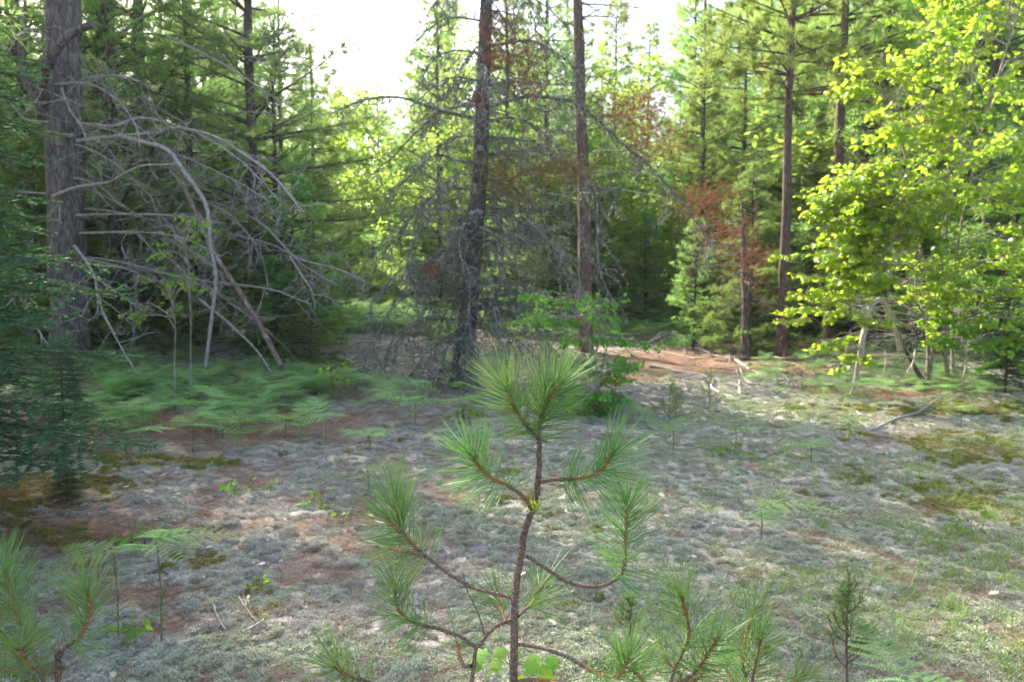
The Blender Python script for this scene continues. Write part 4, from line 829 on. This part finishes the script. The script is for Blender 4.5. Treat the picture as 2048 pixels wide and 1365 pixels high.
# far ferns: one mesh each, five shared shapes
FERN_ME = []
for q in range(6):
    b = Buf(); h = r.uniform(.24, .36); tube(b, [[0, 0, -.05], [0, 0, h]], [.005, .004], 3)
    fl = frond_t(r, 8, 6, .3, .10); V = np.concatenate(fl.v)
    for da, s_ in ((0, 1), (1.25, .85), (-1.2, .85), (2.9, .4)):
        R_ = fern_R(da+r.normal(0, .15), r.uniform(.05, .65))*.46*s_
        o_ = b.n
        b.v.append(V@R_.T + [0, 0, h]); b.f4 += [f_+o_ for f_ in fl.f4]; b.f3 += [f_+o_ for f_ in fl.f3]; b.n += len(V)
    FERN_ME.append(b.mesh('bracken_fern', M['fern']))
def p2(px, py): return ground(px, py)
fern_near(p2(235, 1290), .42, .34, 2.7, 'yellowing bracken fern at lower left, left of its taller neighbour', None, True, (.12, .2, .1))
fern_near(p2(322, 1300), .5, .40, .5, 'green bracken fern on a long stalk at lower left, right of the yellowing one')
fern_near(np.array([at(1800, 1400, 2.5)[0], 2.5, gz(1.3, 2.5)]), .26, .42, -.35, 'bright bracken fern at the bottom right below the little pine', None, False, (.05, .45, .1), 1.9)
fern_near(p2(735, 990), .2, .28, .3, 'single low bracken frond in the middle of the lichen left of the pine sapling', None, False, (.25, .1, .1), 1.2, 1)
NEARF = [(560, 870, 'first'), (740, 905, ''), (300, 900, ''), (600, 850, ''), (820, 860, ''), (460, 860, ''), (360, 880, ''), (690, 830, ''), (1300, 850, ''), (1340, 880, ''), (1260, 860, '')]
for q, (px, py, lab) in enumerate([(570, 880, 'bracken fern standing alone at the front of the left fern patch'), (738, 905, 'small bracken fern out on the lichen before the dead tree'), (300, 905, 'wide bracken fern beside the dark balsam fir'), (470, 862, 'bracken fern over bare brown needles at the left front'),
        (385, 905, 'bracken fern hanging over the needle bank right of the balsam fir'), (830, 850, 'pale bracken fern just left of the dead tree foot'), (1290, 850, 'feathery bracken fern right of the leafy shrub'), (1345, 905, 'low feathery bracken beside the small soft pine seedling'),
        (240, 860, 'bracken fern half behind the balsam fir tips'), (1520, 1090, 'faint low bracken fern amid the grass at right'), (1470, 900, 'thin bracken fern on the lichen right of the shrub'), (1620, 930, 'small wilted bracken on the lichen under the fallen twig'), (1920, 860, 'large bracken fern at the mossy right edge'), (1880, 800, 'sunlit bracken fern at the foot of the maple stems'), (1990, 800, 'shaded bracken fern at the right border by the moss')]):
    fern_near(p2(px, py), r.uniform(.14, .26), r.uniform(.34, .46), r.uniform(0, 6.28), lab, els=ELS())
regs = [  # px range, py range (ground points), count, label, group
 ((120, 940), (740, 905), 150, 'bracken fern in the dense patch left of the dead tree', 'ferns of the left patch'),
 ((560, 930), (608, 690), 46, 'bracken fern on the sunlit slope beyond the open path', 'ferns beyond the path'),
 ((0, 420), (690, 800), 24, 'bracken fern below the big left pines', 'ferns under the left pines'),
 ((1000, 1560), (618, 690), 46, 'bracken fern in the far band below the reddish pine', 'ferns of the far middle band'),
 ((1500, 2048), (700, 800), 30, 'bracken fern in the shade around the maple stems', 'ferns around the maples')]
for (xa, xb), (ya, yb), n, lab, grp in regs:
    k = 0
    while k < n:
        px, py = r.uniform(xa, xb), r.uniform(ya, yb)
        if grp == 'ferns of the left patch' and (vn(px/45+3, py/22, 14) < .36 or py > 850 + 90*vn(px/90, 1, 4) - 20*(px > 620)): continue
        if 655 < px < 850 and 672 < py < 745: continue
        if 1230 < px < 1480 and py > 690: continue
        p_ = p2(px, py); o = link('bracken_fern', FERN_ME[r.integers(6)], None, p_); s_ = r.uniform(.5, 1.0)*(1.5 if p_[1] > 18 else 1); zl = ['left part', 'middle part', 'right part'][min(2, int((px-xa)/(xb-xa)*3))]; o.scale = (s_, s_, s_); o.rotation_euler = (r.normal(0, .12), r.normal(0, .12), r.uniform(0, 6.28)); tag(o, lab + ', ' + zl, 'fern', grp + ', ' + zl); k += 1

fp = []
while len(fp) < 2600:
    (xa, xb), (ya, yb), n, lab, grp = regs[r.choice(5, p=[.38, .28, .12, .17, .05])]; px, py = r.uniform(xa, xb), r.uniform(ya, yb)
    if (655 < px < 850 and 672 < py < 745) or (1230 < px < 1480 and py > 690) or (py > 700 and vn(px/45+3, py/22, 14) < .36) or (grp == 'ferns of the left patch' and py > 815 + 60*vn(px/90, 1, 4) - 40*(px > 620)): continue
    fp.append(p2(px, py))
scatter('bracken_undergrowth', [bpy.data.objects.new('clump', m_) for m_ in FERN_ME], np.array(fp), r.uniform(.4, .8, len(fp))*(1+.8*(np.array(fp)[:, 1] > 18)), None, r, 'solid low cover of bracken fronds under and between the taller ferns', 'bracken', .15)

# ------------------------------------------------------------------ pine saplings
def shoot(P, rng, nlen, nn_, r0=.0042, r1=.0030, cover=.55, tip=True, spread=(.35, 1.25), wid=.0013):
    """needles along the outer part of a shoot: upright at the tip, splayed and drooping farther back"""
    nn = int(nn_*.40); P = smooth(P, 6); s = np.concatenate([[0], np.cumsum(np.linalg.norm(np.diff(P, axis=0), axis=1))]); L = s[-1]; T = nrm(np.gradient(P, axis=0)); nb = Buf()
    cov = min(L, cover); f = L - cov*rng.uniform(0, 1, nn)**1.15; C = np.stack([np.interp(f, s, P[:, c]) for c in range(3)], -1); TT = nrm(np.stack([np.interp(f, s, T[:, c]) for c in range(3)], -1))
    back = (L-f)/max(cov, 1e-6); ang = spread[0] + (spread[1]-spread[0])*np.sqrt(np.clip(back, 0, 1)) + rng.normal(0, .13, nn); ang = np.maximum(ang, .08)
    rad = nrm(np.cross(TT, rng.normal(size=(nn, 3)))); D = TT*np.cos(ang)[:, None] + rad*np.sin(ang)[:, None]; Ln = nlen*rng.uniform(.78, 1.08, nn)*(1-.12*back)
    bend = (TT*.15 + np.array([0, 0, -.10]) + rng.normal(0, .05, (nn, 3)))
    for k in range(2): needles(nb, C, D + rng.normal(0, .05, (nn, 3)), Ln*rng.uniform(.95, 1.05, nn), wid, 4, bend + rng.normal(0, .03, (nn, 3)), rng)
    st = Buf(); m = len(P); cut = np.searchsorted(s, L-min(L*.6, .15)); cut = min(max(cut, 1), m-2); R = np.linspace(r0, r1, m); tube(st, P[:cut+1], R[:cut+1], 8, rng, .05)
    tp = Buf(); tube(tp, P[cut:], R[cut:]*1.02, 8, rng, .05)
    for bb, lo, hi in ((st, 0, s[cut]), (tp, s[cut], L)):  # the little pegs that carry the needle pairs
        k = int((hi-lo)*900); f = rng.uniform(lo, hi, k); C = np.stack([np.interp(f, s, P[:, c]) for c in range(3)], -1); TT = np.stack([np.interp(f, s, T[:, c]) for c in range(3)], -1); rad = nrm(np.cross(TT, rng.normal(size=(k, 3)))); rr = np.interp(f, s, R)
        prisms(bb, C+rad*rr[:, None]*.7, C+rad*(rr+.0016)[:, None]+TT*.0028, .0012, .0005)
    return st, tp, nb
def sapling(name, label, D, stem, shoots, seed, nlen=.135, dens=1.0, sr=(.0112, .0055), wid=.0016, mat='needle_hero', group=None, base=None):
    rng = np.random.default_rng(seed); P = np.array([at(a, b_, D) for a, b_ in stem]); bx = P[0][0] if base is None else base[0]; z0 = gz(bx, D); o = thing(name, label, 'pine sapling', (bx, D, z0), group); of = np.array(o.location)
    P = np.vstack([[bx, D, z0-.05], P]) if P[0][2] > z0+.05 else P; b = Buf(); S = smooth(P, 6); S = S + rng.normal(0, .0008, S.shape); R = np.linspace(sr[0], sr[1], len(S)); tube(b, S, R, 10, rng, .05)
    k = int(len(S)*60); q = rng.uniform(0, len(S)-1.01, k); C = np.stack([np.interp(q, np.arange(len(S)), S[:, c]) for c in range(3)], -1); rad = nrm(rng.normal(size=(k, 3))*[1, 1, .2]); rr = np.interp(q, np.arange(len(S)), R)
    prisms(b, C+rad*rr[:, None]*.85, C+rad*(rr+.0012)[:, None]+[0, 0, .002], .0016, .0008); b.build('stem', M['stem_sapling'], o, of, True)
    for pl, dz, nn, cover, spr in shoots:
        m = len(pl); Q = np.array([at(a, b_, D+dz*(h/(m-1))) for h, (a, b_) in enumerate(pl)]); st, tp, nb = shoot(Q, rng, nlen, int(nn*dens), cover=cover, spread=spr, wid=wid, r0=.0046 if nlen > .08 else .003, r1=.0042 if nlen > .08 else .0022)
        bo = st.build('branch', M['stem_sapling'], o, of, True); tp.build('shoot_tip', M['shoot_orange'], bo, of, True); nb.build('needles', M[mat], bo, of, kind='stuff')
    return o
S1 = (.30, 1.25)
HERO = [
 ([(1078, 881), (1079, 850), (1080, 830), (1088, 795), (1092, 778)], .0, 430, .30, (.28, 1.45)), ([(1080, 845), (1092, 812), (1105, 790), (1118, 768)], -.02, 240, .14, (.3, 1.0)), ([(1078, 881), (1058, 858), (1035, 828), (1022, 800), (1012, 776)], -.04, 300, .15, (.28, 1.2)),
 ([(1061, 1017), (1050, 998), (1035, 985), (1012, 970), (987, 959), (961, 938), (940, 907)], -.10, 330, .16, (.3, 1.35)), ([(1079, 966), (1100, 961), (1124, 959), (1150, 958), (1176, 954), (1202, 941), (1224, 911)], -.06, 350, .16, (.3, 1.3)),
 ([(1029, 1199), (998, 1189), (965, 1182), (935, 1171), (893, 1145), (862, 1121), (830, 1095), (804, 1060), (788, 1000)], .08, 420, .19, (.3, 1.35)), ([(815, 1078), (795, 1060), (773, 1037)], .02, 90, .07, (.3, 1.2)), ([(850, 1113), (820, 1105), (795, 1100), (780, 1096)], .1, 110, .08, (.3, 1.2)),
 ([(1053, 1113), (1068, 1122), (1087, 1134), (1124, 1158), (1155, 1171), (1197, 1174), (1228, 1161), (1248, 1137), (1250, 1079), (1255, 1010)], .06, 470, .21, (.3, 1.45)),
 ([(1012, 1245), (1004, 1225), (995, 1195)], .1, 110, .08, (.3, 1.2)), ([(1035, 1233), (1052, 1218), (1066, 1204), (1084, 1173)], .12, 170, .10, (.3, 1.2)),
 ([(1024, 1239), (998, 1250), (977, 1268), (953, 1294), (925, 1276), (883, 1260), (841, 1250), (810, 1234), (793, 1210), (788, 1162)], .14, 330, .18, (.3, 1.35)),
 ([(1032, 1289), (1071, 1294), (1124, 1310), (1165, 1331), (1200, 1350), (1235, 1352), (1258, 1320)], -.12, 260, .14, (.3, 1.3)), ([(1032, 1364), (1060, 1360), (1092, 1362), (1130, 1372)], -.1, 20, .03, (.5, 1.2)),
 ([(943, 1333), (927, 1331), (917, 1305), (913, 1284)], .1, 45, .05, (.3, 1.3))]
sap = sapling('pine_sapling', 'sharp young pine sapling with long needles at the centre front', 1.85, [(1028, 1420), (1028, 1365), (1030, 1200), (1042, 1111), (1051, 1058), (1067, 1019), (1077, 959), (1078, 881)], HERO, 41, dens=1.15)
rh = np.random.default_rng(2)
def bare(pl, rad0, rad1, name, par, mat='stem_sapling', D=1.9):
    b = Buf(); P = smooth([at(a, b_, D) for a, b_ in pl], 5); tube(b, P, np.linspace(rad0, rad1, len(P)), 7, rh, .06); b.build(name, M[mat], par, np.array(par.location), True)
bare([(969, 1271), (956, 1226), (935, 1184), (926, 1145)], .0022, .0012, 'dead_twig', sap); bare([(935, 1400), (943, 1365), (950, 1310), (954, 1292)], .006, .005, 'side_stem', sap)
# a fresh green bud cluster on the stem
nb = Buf(); c = at(1071, 1016, 1.84); needles(nb, np.tile(c, (46, 1))+rh.normal(0, .005, (46, 3)), rh.normal(0, .6, (46, 3))+[.3, 0, .6], rh.uniform(.015, .035, 46), .002, 2, None, rh); nb.build('bud_needles', M['leaf_maple'], sap, np.array(sap.location), kind='stuff')
sapling('pine_sapling', 'pine sapling shoot at the bottom edge left of the central sapling', 1.75, [(700, 1500), (720, 1420), (745, 1368)], [([(745, 1368), (720, 1358), (699, 1352), (680, 1342), (668, 1329)], -.04, 260, .14, (.3, 1.3))], 42)
sapling('pine_sapling', 'bushy long needled pine sapling at the bottom right of the central one', 1.9, [(1345, 1560), (1340, 1440), (1338, 1380)], [
 ([(1338, 1380), (1350, 1335), (1363, 1310), (1378, 1263), (1363, 1195)], 0, 420, .22, (.3, 1.3)), ([(1345, 1370), (1384, 1350), (1415, 1310), (1436, 1275)], -.05, 240, .14, (.3, 1.2)), ([(1338, 1385), (1300, 1375), (1270, 1345), (1240, 1325)], -.08, 240, .14, (.3, 1.3)),
 ([(1345, 1372), (1370, 1368), (1398, 1355), (1410, 1335)], .06, 160, .12, (.3, 1.2)), ([(1345, 1390), (1360, 1350), (1330, 1320), (1320, 1290)], .1, 200, .14, (.3, 1.3))], 43)
sapling('pine_sapling', 'dense pine sapling shoots right of the bushy bottom sapling', 2.1, [(1490, 1560), (1495, 1440), (1500, 1390)], [
 ([(1500, 1390), (1508, 1345), (1515, 1310), (1520, 1275)], 0, 280, .17, (.3, 1.2)), ([(1500, 1390), (1485, 1330), (1494, 1263), (1509, 1222)], .08, 320, .2, (.3, 1.2)), ([(1500, 1395), (1540, 1380), (1575, 1372), (1600, 1355)], .02, 230, .14, (.3, 1.2)), ([(1500, 1395), (1470, 1372), (1455, 1345), (1452, 1320)], .1, 180, .14, (.3, 1.2))], 44)
sapling('pine_sapling', 'dark long needled pine sapling in the bottom left corner', 1.8, [(60, 1560), (90, 1440), (115, 1365), (115, 1300)], [
 ([(115, 1330), (130, 1296), (150, 1283), (168, 1261), (179, 1222), (174, 1188)], 0, 300, .17, (.3, 1.3)), ([(115, 1350), (80, 1340), (50, 1325), (39, 1295)], -.1, 260, .14, (.3, 1.3)), ([(100, 1400), (60, 1290), (28, 1220), (8, 1140)], .1, 420, .22, (.3, 1.3)),
 ([(100, 1400), (40, 1350), (0, 1330), (-30, 1290)], .0, 300, .2, (.3, 1.3)), ([(100, 1400), (10, 1280), (-20, 1200), (-25, 1130)], .2, 260, .2, (.3, 1.3))], 45)
def seedling_pine(label, px, py_b, py_t, seed, nl=.045, n=11, wsc=1.0):
    rng = np.random.default_rng(seed); p_ = ground(px, py_b); D = p_[1]; H = (py_b-py_t)/F_PX*D; pxm = F_PX/D; sh = []
    sh.append(([(px, py_t+.25*(py_b-py_t)), (px+2, py_t+.1*(py_b-py_t)), (px+3, py_t)], 0, 110, H*.25, (.4, 1.1)))
    for q in range(n):
        f = .25 + .65*q/n; y_ = py_b-(py_b-py_t)*f; L = (py_b-py_t)*.34*(1.15-f)*rng.uniform(.8, 1.2)*wsc; sd = rng.uniform(-1, 1); sh.append(([(px, y_), (px+sd*L*.6, y_-L*.25), (px+sd*L, y_-L*.8)], rng.uniform(-.3, .3)*L/pxm*1.5, 75, min(.1, H*.25), (.4, 1.2)))
    return sapling('pine_seedling', label, D, [(px, py_b), (px-2, (py_b+py_t)/2), (px, py_t+.25*(py_b-py_t))], sh, seed, nl, 1.0, (.005, .003), .0016)
seedling_pine('little short needled pine standing alone at the lower right', 1695, 1400, 1150, 51, .05, 16)
seedling_pine('tiny pale pine seedling behind the right arm of the central sapling', 1262, 1300, 1190, 52, .05, 9, 1.3)
seedling_pine('small soft pine seedling on the lichen right of the leafy shrub', 1340, 880, 765, 53, .07, 14, 1.2)
seedling_pine('thin pine seedling at the right of the bright maple seedling leaves', 1420, 820, 740, 54, .06, 8)
# maple seedling under the sapling
rl = np.random.default_rng(61); p_ = np.array([at(1010, 1420, 2.25)[0], 2.25, gz(0, 2.25)])
ms = thing('maple_seedling', 'bright green maple seedling under the central pine sapling', 'seedling', p_); b = Buf(); c = at(1020, 1330, 2.25); tube(b, smooth([p_, (p_+c)/2+[.01, 0, 0], c], 4), np.linspace(.003, .002, 9), 6); b.build('stem', M['stem_green'], ms, p_, True)
lm2 = Buf(); lm2.add(MAPLE[0], MAPLE[1]); lme2 = lm2.mesh('leaf', M['leaf_shrub'])
for px, py, a, s_ in ((975, 1302, 3.0, .085), (1000, 1318, 3.9, .08), (1050, 1325, .2, .085), (1080, 1335, -.4, .08), (1060, 1308, .9, .07), (1012, 1298, 2.3, .075), (1040, 1352, -1.2, .08), (962, 1318, 3.6, .07), (1092, 1318, .3, .07), (1030, 1300, 1.5, .06)):
    t_ = at(px, py, 2.25+rl.normal(0, .04)); b = Buf(); tube(b, [c, (c+t_)/2+[0, 0, .005], t_], [.0014, .0012, .001], 4); b.build('leaf_stalk', M['stem_green'], ms, p_); lo = link('leaf', lme2, ms); mm = np.eye(4)
    mm[:3, :3] = planeR(np.array([[math.cos(a), -.35, -.5+.4*math.sin(a)]]), np.array([[rl.normal(0, .5), -.5, 1.]]))[0]*s_*.8; mm[:3, 3] = t_-p_; lo.matrix_basis = Matrix(mm.tolist())

# ------------------------------------------------------------------ fallen branches, twigs and leaves on the ground
def ground_stick(label, pl, r0, r1, mat, tw=3, tl=.3, seed=1, name='fallen_branch', lift=.03, group=None):
    rr = np.random.default_rng(seed); P = np.array([ground(a, b_) + [0, 0, lift] for a, b_ in pl]); b, lb, _ = limb(rr, P, r0, r1, tw, tl, .02, False, .008, .005, 2, k=7); of = P[0]-[0, 0, lift]; o = b.build(name, M[mat], None, of, True); o.location = of; return tag(o, label, 'fallen branch', group)
STK = [('long white fallen branch crossing the brush pile to the right', [(1458, 715), (1500, 742), (1545, 765), (1600, 780)], .03, .018, 'wood_pale', 3, .4), ('grey fallen branch forked at the near side of the brush pile', [(1480, 738), (1490, 765), (1520, 775), (1560, 772)], .02, .012, 'wood_pale', 4, .4),
 ('dark fallen stem lying left of the brush pile', [(1300, 735), (1350, 745), (1400, 755), (1440, 768)], .04, .03, 'twig_grey', 2, .3), ('grey fallen branch reaching left out of the brush pile', [(1470, 722), (1420, 712), (1370, 705)], .022, .01, 'twig_grey', 4, .4),
 ('short curled grey branch at the bottom of the brush pile', [(1440, 790), (1422, 778), (1430, 762)], .018, .012, 'wood_pale', 3, .3), ('upright grey stub in the middle of the brush pile', [(1480, 795), (1478, 770), (1475, 745)], .018, .012, 'wood_pale', 3, .3),
 ('grey twig lying on the lichen between brush pile and pine seedlings', [(1400, 812), (1350, 808), (1290, 802)], .012, .006, 'twig_grey', 2, .2), ('lone forked twig lying on the lichen right of centre', [(1520, 925), (1570, 900), (1610, 885), (1640, 873)], .014, .007, 'twig_grey', 4, .15),
 ('long thin fallen branch on the moss below the maples', [(1740, 868), (1790, 845), (1840, 830), (1880, 800)], .02, .01, 'twig_grey', 3, .25), ('short crooked stick left of the thin branch on the moss', [(1712, 828), (1725, 836), (1735, 838)], .01, .006, 'wood_pale', 2, .15),
 ('forked thin twig on the lichen right of the lower left ferns', [(425, 1215), (435, 1245), (455, 1275)], .006, .003, 'twig_grey', 10, .18), ('pale straight twig on the lichen by the lower left ferns', [(485, 1278), (515, 1262), (538, 1252)], .005, .003, 'wood_pale', 2, .1),
 ('brown curled twig on the lichen left of the central sapling', [(478, 1205), (500, 1238), (525, 1258)], .004, .002, 'twig_grey', 8, .15), ('slim twig lying in the needle litter at left centre', [(560, 920), (580, 912), (600, 905)], .008, .005, 'log_brown', 2, .1),
 ('white stick lying near the feet of the feathery bracken', [(1300, 858), (1320, 868), (1340, 878)], .014, .01, 'twig_grey', 3, .2)]
for q, (lab, pl, r0, r1, mt, tw, tl) in enumerate(STK): ground_stick(lab, pl, r0, r1, mt, tw, tl, 100+q)
rb = np.random.default_rng(66)
for q in range(34):
    px, py = rb.uniform(1330, 1600), rb.uniform(700, 800); a = rb.uniform(-130, 130); P = [(px, py), (px+a*.5, py+rb.normal(0, 8)), (px+a, py+rb.normal(0, 14))]; ground_stick('thin grey brushwood stick strewn in the brush pile', P, rb.uniform(.006, .016), .004, 'twig_grey' if q % 3 else 'wood_pale', 4, .3, 200+q, lift=rb.uniform(.02, .12), group='sticks of the brush pile')
lm = Buf(); lm.add(OAK[0], OAK[1]); oak_me = [lm.mesh('fallen_leaf', M['dead_leaf'])]
for k in range(95):
    x_, y_ = sample(1, 2.7, 9.5, rb, .6); x_, y_ = float(x_[0]), float(y_[0]); left = x_ < .2; z_ = float(gsurf(np.array([x_]), np.array([y_]))[0])+.03
    o = link('fallen_leaf', oak_me[0], None, (x_, y_, z_)); s_ = rb.uniform(.035, .075); o.scale = (s_, s_, s_); o.rotation_euler = (-math.pi/2+rb.normal(0, .3), rb.normal(0, .3), rb.uniform(0, 6.28))
    tag(o, 'small dry pale leaf lying on the left half of the lichen floor' if left else 'small dry pale leaf lying on the right half of the lichen floor', 'dry leaf', 'dry leaves on the left' if left else 'dry leaves on the right')

# ------------------------------------------------------------------ faint haze volume between the trees, added as a light veil lifting the shadows
if HAZE:
    hb = Buf(); x0_, x1_, y0_, y1_, z0_, z1_ = -195, 195, -62, 210, -2.5, 24
    hb.add([[x, y, z] for z in (z0_, z1_) for x, y in ((x0_, y0_), (x1_, y0_), (x1_, y1_), (x0_, y1_))], [[0, 3, 2, 1], [4, 5, 6, 7], [0, 1, 5, 4], [1, 2, 6, 5], [2, 3, 7, 6], [3, 0, 4, 7]])
    hm, t_, out_ = newmat('haze'); pv = t_.nodes.new('ShaderNodeVolumePrincipled'); pv.inputs['Color'].default_value = (.95, .97, 1, 1); pv.inputs['Density'].default_value = HAZE; pv.inputs['Anisotropy'].default_value = .35
    t_.links.new(pv.outputs[0], out_.inputs['Volume']); hz = hb.build('haze', hm, kind='stuff'); hz['label'] = 'thin pale sunlit haze in the air between the trees'
